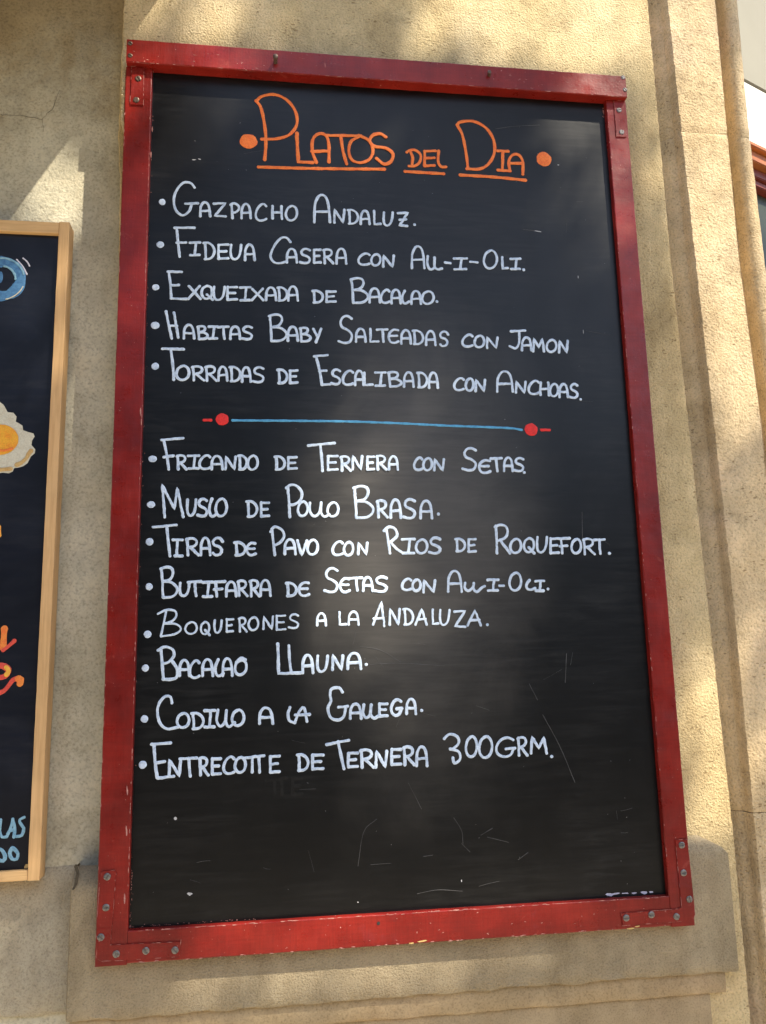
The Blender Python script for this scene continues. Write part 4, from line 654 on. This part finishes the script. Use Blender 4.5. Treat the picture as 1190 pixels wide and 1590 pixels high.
('GALLEGA','W',4.7,[('c',[(3172,3282),(3128,3342),(3022,3330),(3000,3243),(3011,3169),(2968,3069),(3008,2943),(3115,2910),(3188,2960),(3214,3082)]),('l',[(3112,3079),(3244,3090)]),('c',[(3274,2923),(3277,3001),(3286,3059),(3321,3109),(3360,3116),(3396,3091),(3416,3026),(3427,2918)]),('l',[(3280,2997),(3421,2996)]),('c',[(3467,3107),(3453,2996),(3490,2928),(3548,2964),(3569,3101)]),('c',[(3569,3101),(3555,2978),(3602,2918),(3669,2946)]),('l',[(3794,3108),(3682,3108)]),('l',[(3685,3111),(3680,3027),(3681,2939)]),('l',[(3680,3027),(3770,3030)]),('l',[(3678,2943),(3790,2945)]),('c',[(3987,3133),(3942,3160),(3888,3136),(3847,3054),(3858,2978),(3905,2944),(3959,2964),(3984,3029)]),('l',[(3923,3035),(3999,3039)]),('c',[(4061,2963),(4064,3043),(4073,3102),(4104,3154),(4138,3161),(4168,3136),(4185,3069),(4193,2959)]),('l',[(4067,3039),(4188,3039)])]),
('ENTRECOTTE','W',4.5,[('l',[(610,2673),(865,2684)]),('l',[(648,2664),(665,2451),(698,2241)]),('l',[(674,2431),(792,2446)]),('l',[(703,2236),(914,2252)]),('l',[(852,2259),(854,2465),(983,2254),(998,2459)]),('l',[(986,2475),(1209,2476)]),('l',[(1102,2475),(1111,2362),(1128,2244)]),('l',[(1248,2470),(1256,2366),(1260,2253)]),('c',[(1240,2462),(1280,2478),(1328,2463),(1342,2419),(1323,2375),(1265,2352)]),('l',[(1282,2358),(1363,2249)]),('l',[(1522,2455),(1411,2455)]),('l',[(1413,2459),(1412,2360),(1416,2257)]),('l',[(1412,2360),(1501,2363)]),('l',[(1413,2261),(1524,2263)]),('c',[(1702,2444),(1676,2472),(1637,2471),(1590,2427),(1562,2353),(1574,2287),(1617,2259),(1668,2262),(1703,2278)]),('c',[(1774,2459),(1731,2427),(1711,2349),(1737,2285),(1782,2268),(1832,2295),(1852,2363),(1835,2433),(1795,2464),(1761,2454)]),('l',[(1826,2453),(2099,2473)]),('l',[(1940,2454),(1941,2264)]),('l',[(2028,2463),(2039,2260)]),('l',[(2305,2461),(2180,2461)]),('l',[(2182,2466),(2180,2361),(2183,2252)]),('l',[(2180,2361),(2280,2364)]),('l',[(2180,2257),(2304,2258)])]),
('DE','W',4.7,[('l',[(2565,2456),(2570,2365),(2572,2270)]),('c',[(2544,2465),(2604,2467),(2664,2428),(2690,2361),(2670,2295),(2625,2264),(2560,2263)]),('l',[(2895,2453),(2749,2454)]),('l',[(2752,2458),(2748,2366),(2750,2271)]),('l',[(2748,2366),(2865,2368)]),('l',[(2747,2274),(2893,2275)])]),
('TERNERA','W',4.7,[('l',[(2939,2588),(3251,2634)]),('c',[(3102,2622),(3138,2443),(3177,2260)]),('l',[(3367,2460),(3239,2461)]),('l',[(3242,2465),(3237,2374),(3238,2280)]),('l',[(3237,2374),(3341,2376)]),('l',[(3236,2284),(3364,2285)]),('l',[(3416,2493),(3425,2384),(3426,2267)]),('c',[(3404,2484),(3467,2500),(3538,2484),(3559,2438),(3527,2392),(3437,2370)]),('l',[(3464,2376),(3584,2261)]),('l',[(3614,2264),(3625,2479),(3745,2259),(3769,2473)]),('l',[(3972,2490),(3838,2490)]),('l',[(3841,2494),(3836,2393),(3836,2289)]),('l',[(3836,2393),(3943,2396)]),('l',[(3833,2293),(3966,2294)]),('l',[(4012,2512),(4018,2400),(4017,2279)]),('c',[(4001,2502),(4054,2520),(4114,2503),(4131,2456),(4104,2409),(4028,2385)]),('l',[(4051,2391),(4150,2274)]),('c',[(4180,2261),(4185,2362),(4194,2438),(4230,2503),(4268,2512),(4302,2480),(4321,2395),(4328,2255)]),('l',[(4187,2357),(4324,2357)])]),
('300GRM','W',4.5,[('c',[(4582,2609),(4662,2668),(4768,2632),(4786,2543),(4700,2468),(4660,2469)]),('c',[(4660,2469),(4781,2427),(4796,2325),(4714,2275),(4695,2351)]),('c',[(4962,2620),(4913,2575),(4885,2466),(4909,2377),(4959,2353),(5016,2392),(5044,2488),(5029,2585),(4986,2627),(4948,2612)]),('c',[(5164,2613),(5106,2566),(5073,2452),(5102,2359),(5161,2334),(5228,2375),(5261,2474),(5243,2575),(5193,2620),(5147,2605)]),('c',[(5572,2559),(5492,2593),(5395,2565),(5323,2469),(5340,2378),(5425,2336),(5521,2358),(5566,2434)]),('l',[(5457,2443),(5594,2446)]),('l',[(5645,2583),(5647,2469),(5643,2346)]),('c',[(5634,2574),(5684,2592),(5739,2575),(5753,2527),(5726,2479),(5656,2454)]),('l',[(5677,2461),(5764,2341)]),('l',[(5819,2369),(5845,2586),(5936,2434),(6018,2576),(6046,2360)])]),
]
DOTS=[(1847,11626,136,122,'T','title'),(6568,11622,125,128,'T','title'),(576,10536,48,53,'W','bullet'),(4405,10366,24,26,'W','stop'),(564,9847,56,52,'W','bullet'),(6120,9685,25,26,'W','stop'),(515,9169,52,48,'W','bullet'),(4712,9103,24,25,'W','stop'),(521,8578,63,56,'W','bullet'),(536,7954,54,53,'W','bullet'),(6906,7584,21,21,'W','stop'),(1494,7175,93,90,'R','divider'),(6093,7090,101,101,'R','divider'),(534,6579,61,48,'W','bullet'),(5948,6424,23,23,'W','stop'),(529,5923,55,49,'W','bullet'),(4616,5791,25,25,'W','stop'),(521,5398,52,54,'W','bullet'),(7189,5197,27,25,'W','stop'),(531,4774,49,50,'W','bullet'),(6209,4677,22,22,'W','stop'),(527,4125,51,52,'W','bullet'),(5275,4174,22,21,'W','stop'),(510,3674,48,49,'W','bullet'),(3511,3651,24,23,'W','stop'),(515,3004,50,50,'W','bullet'),(4276,3003,24,23,'W','stop'),(508,2414,52,52,'W','bullet'),(6119,2313,25,23,'W','stop'),]

COL = {'W': (M_white, 'white'), 'T': (M_orange, 'orange'), 'R': (M_redink, 'red'), 'L': (M_blueink, 'blue')}
rr = random.Random(31)
for (text, col, wpx, strokes) in WORDS:
    V = []; F = []
    m_, cname = COL[col]
    width = wpx * .00085 * (1.06 if col != 'W' else 1)
    for k, (kind, pts) in enumerate(strokes):
        q = [(x * 1e-4, y * 1e-4) for x, y in pts]
        if kind == 'c': q = smooth_pts(q, .0022)
        else:
            r_ = []
            for a, b in zip(q, q[1:]):
                n = max(2, int(math.dist(a, b) / .003))
                for i in range(n): r_.append((a[0] + (b[0]-a[0]) * i / n + rr.gauss(0, .00016), a[1] + (b[1]-a[1]) * i / n + rr.gauss(0, .00016)))
            r_.append(q[-1]); q = r_
        stroke_geo(V, F, q, width * rr.uniform(.93, 1.07), PAN + .0003 + .00006 * k, dome=.0005, rr=rr)
    if 'underline' in text: mk('underline', V, F, m_, panel, 'orange line drawn under ' + text.split()[0].capitalize())
    elif 'divider' in text: mk('divider_line' if 'line' in text else 'divider_dash', V, F, m_, panel, cname + (' divider line across the middle' if 'line' in text else ' short dash of the divider'))
    else: mk('word', V, F, m_, panel, '%s handwritten word %s' % (cname, text))
GV, GF = [], []
for wd in WORDS:
    if wd[0] == 'ENTRECOTTE':       # the tail of an older line shows faintly below
        for kind, pts in wd[3][-7:]: stroke_geo(GV, GF, smooth_pts([(x * 1e-4 + .030, y * 1e-4 - .030) for x, y in pts], .003), .0045, PAN + .00026, rr=rr, dome=.00003)
mk('wiped_writing', GV, GF, M_ghost, panel, 'faint grey traces of wiped off writing', 'stuff')
for (x, y, r1, r2, col, size) in DOTS:
    V = []; F = []; m_, cname = COL[col]
    disc_geo(V, F, x * 1e-4, y * 1e-4, max(r1 * 1e-4, .0018), max(r2 * 1e-4, .0018), PAN + .0003, rr=rr, n=18 if size != 'stop' else 10)
    mk({'bullet': 'bullet_dot', 'stop': 'full_stop', 'title': 'title_dot', 'divider': 'divider_dot'}[size], V, F, m_, panel)

# ------------------------------------------------------------------ small blackboard on the left
sb = thing('painted_blackboard', 'navy blackboard in a pale pine frame with a painted fried egg', 'blackboard', (-.35, .1, -.058))
LF, LB, LP = -.0285, -.0580, -.037
oTR = (-0.0794, 1.0241); oBR = (-0.0773, 0.1003); iTR = (-0.0943, 1.0057); iBR = (-0.0922, 0.1129)
ur = (oTR[0] + oBR[0]) / 2; ui = (iTR[0] + iBR[0]) / 2; vt = oTR[1]; vb = oBR[1]; vti = iTR[1]; vbi = iBR[1]
LW = -.72
plank('side_rail', ui, ur, vb, vt, LB, LF, 'v', n=50, c=.0009, seed=8, mat=M_pine, parent=sb)
plank('side_rail', LW, LW + (ur - ui), vb, vt, LB, LF, 'v', n=50, c=.0009, seed=9, mat=M_pine, parent=sb)
plank('top_rail', LW + (ur - ui) + .0004, ui - .0004, vti, vt - .0004, LB, LF - .0006, 'u', n=30, c=.0009, seed=10, mat=M_pineh, parent=sb)
plank('bottom_rail', LW + (ur - ui) + .0004, ui - .0004, vb + .0003, vbi, LB, LF - .0005, 'u', n=30, c=.0009, seed=11, mat=M_pineh, parent=sb)
V = [(LW + .01, vb + .01, LP), (ui + .006, vb + .01, LP), (ui + .006, vt - .01, LP), (LW + .01, vt - .01, LP)]
V += [(a, b, LP - .006) for a, b, c in V]
lp = mk('chalk_panel', V, [(0,1,2,3), (4,5,6,7), (0,1,5,4), (1,2,6,5), (2,3,7,6), (3,0,4,7)], M_navy, sb)
def paint(name, strokes, mat, width, label=None, w0=LP + .0004, var=.12, dome=.0006):
    V = []; F = []
    for k, s in enumerate(strokes): stroke_geo(V, F, smooth_pts(s, .003), width, w0 + .0001 * k, rr=rr, dome=dome, var=var)
    return mk(name, V, F, mat, lp, label)
def ring(c, r, a0, a1, n=16): return [(c[0] + r * math.cos(R(a0 + (a1 - a0) * i / n)), c[1] + r * math.sin(R(a0 + (a1 - a0) * i / n))) for i in range(n + 1)]
c0 = (-0.1727, 0.9339)
paint('painted_letter', [ring(c0, .0270, -100, 260, 30)], M_sky, .0165, 'round blue painted letter cut by the edge')
paint('painted_highlight', [ring(c0, .0325, 15, 100), ring(c0, .0200, 0, 80)], M_sky2, .0030, w0=LP + .0013)
paint('painted_highlight', [ring(c0, .0330, -75, -20)], M_egg, .0016, w0=LP + .0013)
paint('painted_arc', [[(-0.1527, 0.9652), (-0.1441, 0.9554), (-0.1371, 0.9425)], [(-0.1438, 0.9677), (-0.1381, 0.9628), (-0.1341, 0.9558)]], M_palewhite, .0022)
V = []; F = []; disc_geo(V, F, *(-0.1746, 0.9358), .0045, .0095, LP + .0012); mk('painted_spot', V, F, M_sky, lp)
egg = [(-0.1981, 0.7304), (-0.1733, 0.7518), (-0.1642, 0.7463), (-0.1587, 0.7416), (-0.1529, 0.7312), (-0.1450, 0.7304), (-0.1404, 0.7247), (-0.1426, 0.7180), (-0.1372, 0.7153), (-0.1318, 0.7116), (-0.1306, 0.7049), (-0.1235, 0.7022), (-0.1164, 0.7004), (-0.1144, 0.6957), (-0.1176, 0.6899), (-0.1182, 0.6833), (-0.1126, 0.6768), (-0.1132, 0.6711), (-0.1182, 0.6664), (-0.1221, 0.6569), (-0.1279, 0.6522), (-0.1339, 0.6503), (-0.1399, 0.6493), (-0.1414, 0.6446), (-0.1464, 0.6418), (-0.1542, 0.6427), (-0.1756, 0.6397), (-0.2106, 0.6552), (-0.2209, 0.6830)]
V = []; F = []; poly_geo(V, F, [(x, y) for x, y in egg], LP + .0004, .0006); mk('painted_egg_white', V, F, M_egg, lp, 'white of the painted fried egg')
paint('painted_egg_rim', [[(-0.1178, 0.6748), (-0.1218, 0.6691), (-0.1242, 0.6635), (-0.1308, 0.6569), (-0.1367, 0.6540)], [(-0.1442, 0.6483), (-0.1519, 0.6474), (-0.1639, 0.6463)]], M_eggrim, .0058, w0=LP + .0011)
V = []; F = []; disc_geo(V, F, *(-0.1620, 0.6903), .0262, .0225, LP + .0014, n=30, j=.01); mk('painted_yolk', V, F, M_yolk, lp, 'orange yolk of the painted fried egg')
paint('painted_yolk_shade', [[(-0.1655, 0.6752), (-0.1534, 0.6744), (-0.1440, 0.6774)]], M_tang, .0040, w0=LP + .0022)
paint('painted_letter', [[(-0.1408, 0.4250), (-0.1410, 0.4129), (-0.1411, 0.3990)]], M_tang, .0088, 'orange painted letter stroke')
paint('painted_letter', [[(-0.1409, 0.3956), (-0.1337, 0.4015), (-0.1266, 0.4083)]], M_coral, .0052, 'coral painted letter stroke', w0=LP + .0009)
paint('painted_letter', [[(-0.1505, 0.3752), (-0.1406, 0.3749), (-0.1328, 0.3696), (-0.1365, 0.3612), (-0.1480, 0.3589)]], M_coral, .0078, 'coral and yellow painted letter bowl')
paint('painted_highlight', [[(-0.1355, 0.3731), (-0.1319, 0.3679), (-0.1350, 0.3628)]], M_ocher, .0055, w0=LP + .0014)
paint('painted_letter', [[(-0.1452, 0.3384), (-0.1371, 0.3416), (-0.1309, 0.3491), (-0.1263, 0.3558), (-0.1190, 0.3582)]], M_coral, .0062, 'coral painted letter tail')
paint('painted_letter', [[(-0.1198, 0.3573), (-0.1156, 0.3564), (-0.1169, 0.3504)]], M_tang, .0078, 'tangerine tip of the painted letter', w0=LP + .0011)
paint('painted_letter', [[(-0.1552, 0.5656), (-0.1545, 0.5529)]], M_ocher, .0050)
paint('painted_word', [[(-0.1322, 0.1762), (-0.1323, 0.1625), (-0.1294, 0.1544), (-0.1230, 0.1549)], [(-0.1169, 0.1763), (-0.1188, 0.1659), (-0.1224, 0.1572)], [(-0.1169, 0.1763), (-0.1140, 0.1657), (-0.1142, 0.1536)], [(-0.1202, 0.1619), (-0.1139, 0.1632)], [(-0.1025, 0.1780), (-0.1080, 0.1751), (-0.1070, 0.1702), (-0.1026, 0.1643), (-0.1046, 0.1556), (-0.1110, 0.1543)]], M_sky2, .0038, 'pale blue painted letters LAS')
paint('painted_number', [[(-0.1334, 0.1402), (-0.1286, 0.1384), (-0.1241, 0.1302), (-0.1262, 0.1248), (-0.1327, 0.1267)], [(-0.1159, 0.1401), (-0.1187, 0.1339), (-0.1151, 0.1266), (-0.1095, 0.1263), (-0.1083, 0.1326), (-0.1126, 0.1384), (-0.1159, 0.1401)]], M_sky2, .0046, 'pale blue painted figures 30')
S = [(ui - .004, vbi + .004, .004, .0035, LP + .0005, .8)]
chips(lp, S, M_chipy, 'bare_corner')

# ------------------------------------------------------------------ shop front beyond the surround
sf = thing('shopfront', 'shop front with wooden cornice and pale blind right of the stone surround', 'shop front', (1.35, 0, -.5))
th = R(24); du, dw = math.cos(th), -math.sin(th)
def slab(name, a, L, v0, v1, depth, mat, n_off=0.0, inset=0.0):
    """vertical piece running from a=(u,w) along the receding shop wall"""
    nx, nw = math.sin(th), math.cos(th)     # out of the shop wall
    q = [(a[0] + nx * n_off, a[1] + nw * n_off), (a[0] + du * L + nx * n_off, a[1] + dw * L + nw * n_off)]
    bq = [(x - nx * depth, y - nw * depth) for x, y in q]
    V = [(x, v, y) for v in (v0, v1) for x, y in (q[0], q[1], bq[1], bq[0])]
    F = [(0,1,2,3), (4,5,6,7), (0,1,5,4), (1,2,6,5), (2,3,7,6), (3,0,4,7)]
    o = mk(name, V, F, mat, sf); bm = bmesh.new(); bm.from_mesh(o.data)
    bmesh.ops.bevel(bm, geom=bm.edges[:], offset=.002, segments=2, affect='EDGES'); bm.to_mesh(o.data); bm.free(); return o
A = (1.20, -.44)
M_blind = plain('pale_blind', (.80,.78,.72), .8, .2, 6, .04); M_soffit = plain('beige_fascia', (.27,.26,.22), .8, .2, 6, .06)
M_glass = plain('dark_shop_glass', (.045,.055,.038), .35, .25, .5); M_dark = plain('dark_bracket', (.03,.03,.035), .4, .4)
slab('fascia', A, 1.4, 1.7155, 2.9, .05, M_soffit, .024)
slab('blind', A, 1.4, 1.5365, 1.715, .03, M_blind, .02)
slab('cornice', A, 1.4, 1.525, 1.536, .06, M_varn, .040); slab('cornice', A, 1.4, 1.501, 1.524, .05, M_varn, .028)
slab('cornice', A, 1.4, 1.490, 1.500, .05, M_varn, .036)
slab('window_rail', A, 1.4, 1.468, 1.489, .05, M_varnr, .018); slab('window_rail', A, 1.4, 1.452, 1.467, .05, M_varnr, .010)
slab('window_pane', A, 1.4, -.9, 1.451, .02, M_glass, -.01)
V = []; F = []

# ------------------------------------------------------------------ street side (behind the camera): ground, houses, tree
M_pave = plain('pavement_slabs', (.50,.42,.30), .85, .3, 3, .3); M_asph = plain('asphalt', (.05,.05,.052), .9, .3, 3, .3)
def sheet(name, u0, u1, w0, w1, v, mat):
    o = mk(name, [(u0, v, w0), (u1, v, w0), (u1, v, w1), (u0, v, w1)], [(0,1,2,3)], mat); o['kind'] = 'structure'; return o
sheet('ground', -120, 120, -60, 160, -BASE - .104, M_asph)
V = [(x, y, z) for y in (-BASE - .1, -BASE) for x, z in ((-40, -.6), (40, -.6), (40, 4.2), (-40, 4.2))]
o = mk('pavement', V, [(0,1,2,3), (4,5,6,7), (0,1,5,4), (1,2,6,5), (2,3,7,6), (3,0,4,7)], M_pave); o['kind'] = 'structure'
M_hs = plain('street_house_render', (.34,.29,.22), .9, .2, 2, .2); M_hd = plain('street_house_dark', (.12,.10,.08), .9, .2, 2, .2)
def house(u0, u1, w0, h, label, mat):
    t = thing('town_house', label, 'building', ((u0 + u1) / 2, -BASE, w0))
    V = [(x, y, z) for y in (-BASE - .1, h - BASE) for x, z in ((u0, w0), (u1, w0), (u1, w0 + 9), (u0, w0 + 9))]
    mk('wall', V, [(0,1,2,3), (4,5,6,7), (0,1,5,4), (1,2,6,5), (2,3,7,6), (3,0,4,7)], mat, t)
    for fl in range(max(1, int((h - .5) / 3))):
        x = u0 + 1.2
        while x < u1 - 1:
            b = fl * 3 + .9
            V = [(xx, y - BASE, z) for y in (b, b + 1.7) for xx, z in ((x, w0 - .06), (x + 1, w0 - .06), (x + 1, w0 + .02), (x, w0 + .02))]
            mk('window', V, [(0,1,2,3), (4,5,6,7), (0,1,5,4), (1,2,6,5), (2,3,7,6), (3,0,4,7)], M_glass, t); x += 2.3
house(-26, 1.1, 13.5, 8.2, 'dark town house across the street, left of the gap', M_hd)
house(5.0, 30, 13.5, 5.4, 'buff town house across the street, right of the gap', M_hs)

# fabric awning over the recess, just above the picture
aw = thing('awning', 'flat grey awning above the small pine framed blackboard', 'awning', (-.7, 1.5, .3))
V = [(x, y, z) for y in (1.50, 1.53) for x, z in ((-1.8, PILW + .003), (0.0841, PILW + .003), (0.0841, .74), (-1.8, .74))]
mk('canopy', V, [(0,1,2,3), (4,5,6,7), (0,1,5,4), (1,2,6,5), (2,3,7,6), (3,0,4,7)], plain('awning_canvas', (.20,.17,.13), .9, .2, 20, .1), aw)

# street tree: leaves hang where they keep the sun off the wall
def lit(u, v):
    """share of direct sun that reaches the wall through the crown"""
    f = np.zeros_like(u)
    for (cu, cv, ru, rv, ang, amp, soft) in LIT:
        c, s = math.cos(R(ang)), math.sin(R(ang))
        x = ((u - cu) * c + (v - cv) * s) / ru; y = (-(u - cu) * s + (v - cv) * c) / rv
        d = np.sqrt(x * x + y * y)
        f = np.maximum(f, amp * np.clip((1 + soft - d) / (2 * soft), 0, 1))
    return f
LIT = [(0.74, 1.54, 0.274, 0.15, 0, 1, 0.25), (0.144, 1.472, 0.134, 0.059, 0, 0.95, 0.3), (0.119, 1.282, 0.113, 0.066, 0, 1, 0.2), (0.718, 1.271, 0.078, 0.047, 0, 0.9, 0.2), (1.005, 1.193, 0.094, 0.469, 0, 1, 0.15), (0.975, 0.58, 0.054, 0.195, 0, 0.35, 0.5), (0.908, 1.38, 0.047, 0.205, 0, 0.85, 0.4), (0.78, 1.115, 0.033, 0.189, 0, 0.95, 0.3), (0.357, 0.54, 0.089, 0.224, 6, 0.9, 0.5), (0.424, 0.287, 0.11, 0.152, 0, 0.4, 0.7), (0.387, 0.043, 0.294, 0.067, 3, 1, 0.2), (0.914, 0.315, 0.046, 0.176, 0, 0.85, 0.2), (0.878, 0.173, 0.045, 0.035, 0, 0.8, 0.3), (0.112, 1.191, 0.073, 0.081, 0, 0.7, 0.4), (0.724, 1.135, 0.049, 0.124, 0, 0.5, 0.4), (0.015, 1.23, 0.028, 0.065, 0, 0.9, 0.4), (0.022, 0.819, 0.031, 0.161, 0, 0.3, 0.6), (-0.077, 0.098, 0.02, 0.069, 0, 1, 0.15), (-0.079, 0.16, 0.036, 0.016, 0, 0.8, 0.3), (0.133, 1.006, 0.115, 0.172, 0, 0.2, 0.7), (0.513, 1.168, 0.28, 0.067, 0, 0.15, 0.7), (0.4, 0.791, 0.088, 0.06, 0, 0.35, 0.6), (1.005, 0.451, 0.021, 0.536, 0, 0.6, 0.4), (-0.051, 1.209, 0.048, 0.106, 0, 1, 0.12), (-0.078, 0.933, 0.031, 0.146, 0, 0.6, 0.4), (-0.103, 0.95, 0.054, 0.127, 0, 0.4, 0.5)]
tree = thing('street_tree', 'leafy street tree standing on the pavement behind the viewer', 'tree', (4.6, -BASE, 3.0))
NL = 60000
S3 = np.array([1.05, 1.85, 1.0]); S3 = S3 / np.linalg.norm(S3)
lu = rng.uniform(-1.0, 2.1, NL); lvv = rng.uniform(-1.0, 2.3, NL); tt = rng.uniform(4.2, 7.0, NL)
DENS = 4.2
f = lit(lu, lvv)
acc = -np.log(np.maximum(f, math.exp(-DENS))) / DENS
keep = rng.random(NL) < acc
lu, lvv, tt = lu[keep], lvv[keep], tt[keep]
C3 = np.stack([lu, lvv, np.zeros_like(lu)], 1) + tt[:, None] * S3
n = len(lu)
a = rng.normal(size=(n, 3)); a /= np.linalg.norm(a, axis=1)[:, None]
b = rng.normal(size=(n, 3)); b -= a * (a * b).sum(1)[:, None]; b /= np.linalg.norm(b, axis=1)[:, None]
sz = rng.uniform(.016, .030, n)[:, None]
Q = np.stack([C3 - a * sz * 1.3, C3 + b * sz * .8 , C3 + a * sz * 1.3, C3 - b * sz * .8], 1).reshape(-1, 3)
me = bpy.data.meshes.new('leaf')
wv = np.stack([Q[:, 0], -Q[:, 2], Q[:, 1] + BASE], 1)
og = np.array(origin(tree))
me.vertices.add(len(wv)); me.vertices.foreach_set('co', (wv - og).ravel())
me.loops.add(len(wv)); me.loops.foreach_set('vertex_index', np.arange(len(wv)))
me.polygons.add(n); me.polygons.foreach_set('loop_start', np.arange(n) * 4); me.polygons.foreach_set('loop_total', np.full(n, 4))
me.update(); me.validate()
M_leaf = plain('leaf_green', (.06,.10,.03), .5, .4, 30, .4); M_bark = plain('bark', (.16,.13,.10), .9, .2, 30, .4)
me.materials.append(M_leaf)
o = bpy.data.objects.new('leaf_crown', me); sc.collection.objects.link(o); o.parent = tree; o['kind'] = 'stuff'
def limb(p0, p1, r0, r1, name):
    a = np.array(p0, float); b = np.array(p1, float); d = b - a; d /= np.linalg.norm(d)
    x = np.cross(d, [0, 0, 1.0]); x /= np.linalg.norm(x); y = np.cross(d, x); V = []; F = []
    for k in range(9):
        s = k / 8; c = a + (b - a) * s + x * .05 * math.sin(s * 5); r = r0 + (r1 - r0) * s
        for i in range(10): t = 2 * math.pi * i / 10; V.append(tuple(c + r * (math.cos(t) * x + math.sin(t) * y)))
        if k: F += [((k-1)*10 + i, (k-1)*10 + (i+1) % 10, k*10 + (i+1) % 10, k*10 + i) for i in range(10)]
    return mk(name, V, F, M_bark, tree, smooth=True)
limb((4.6, -BASE, 3.0), (4.5, 3.6, 3.2), .17, .11, 'trunk')
limb((4.5, 3.6, 3.2), (4.2, 6.4, 3.6), .09, .03, 'limb'); limb((4.5, 3.5, 3.2), (5.2, 5.4, 2.6), .08, .03, 'limb')
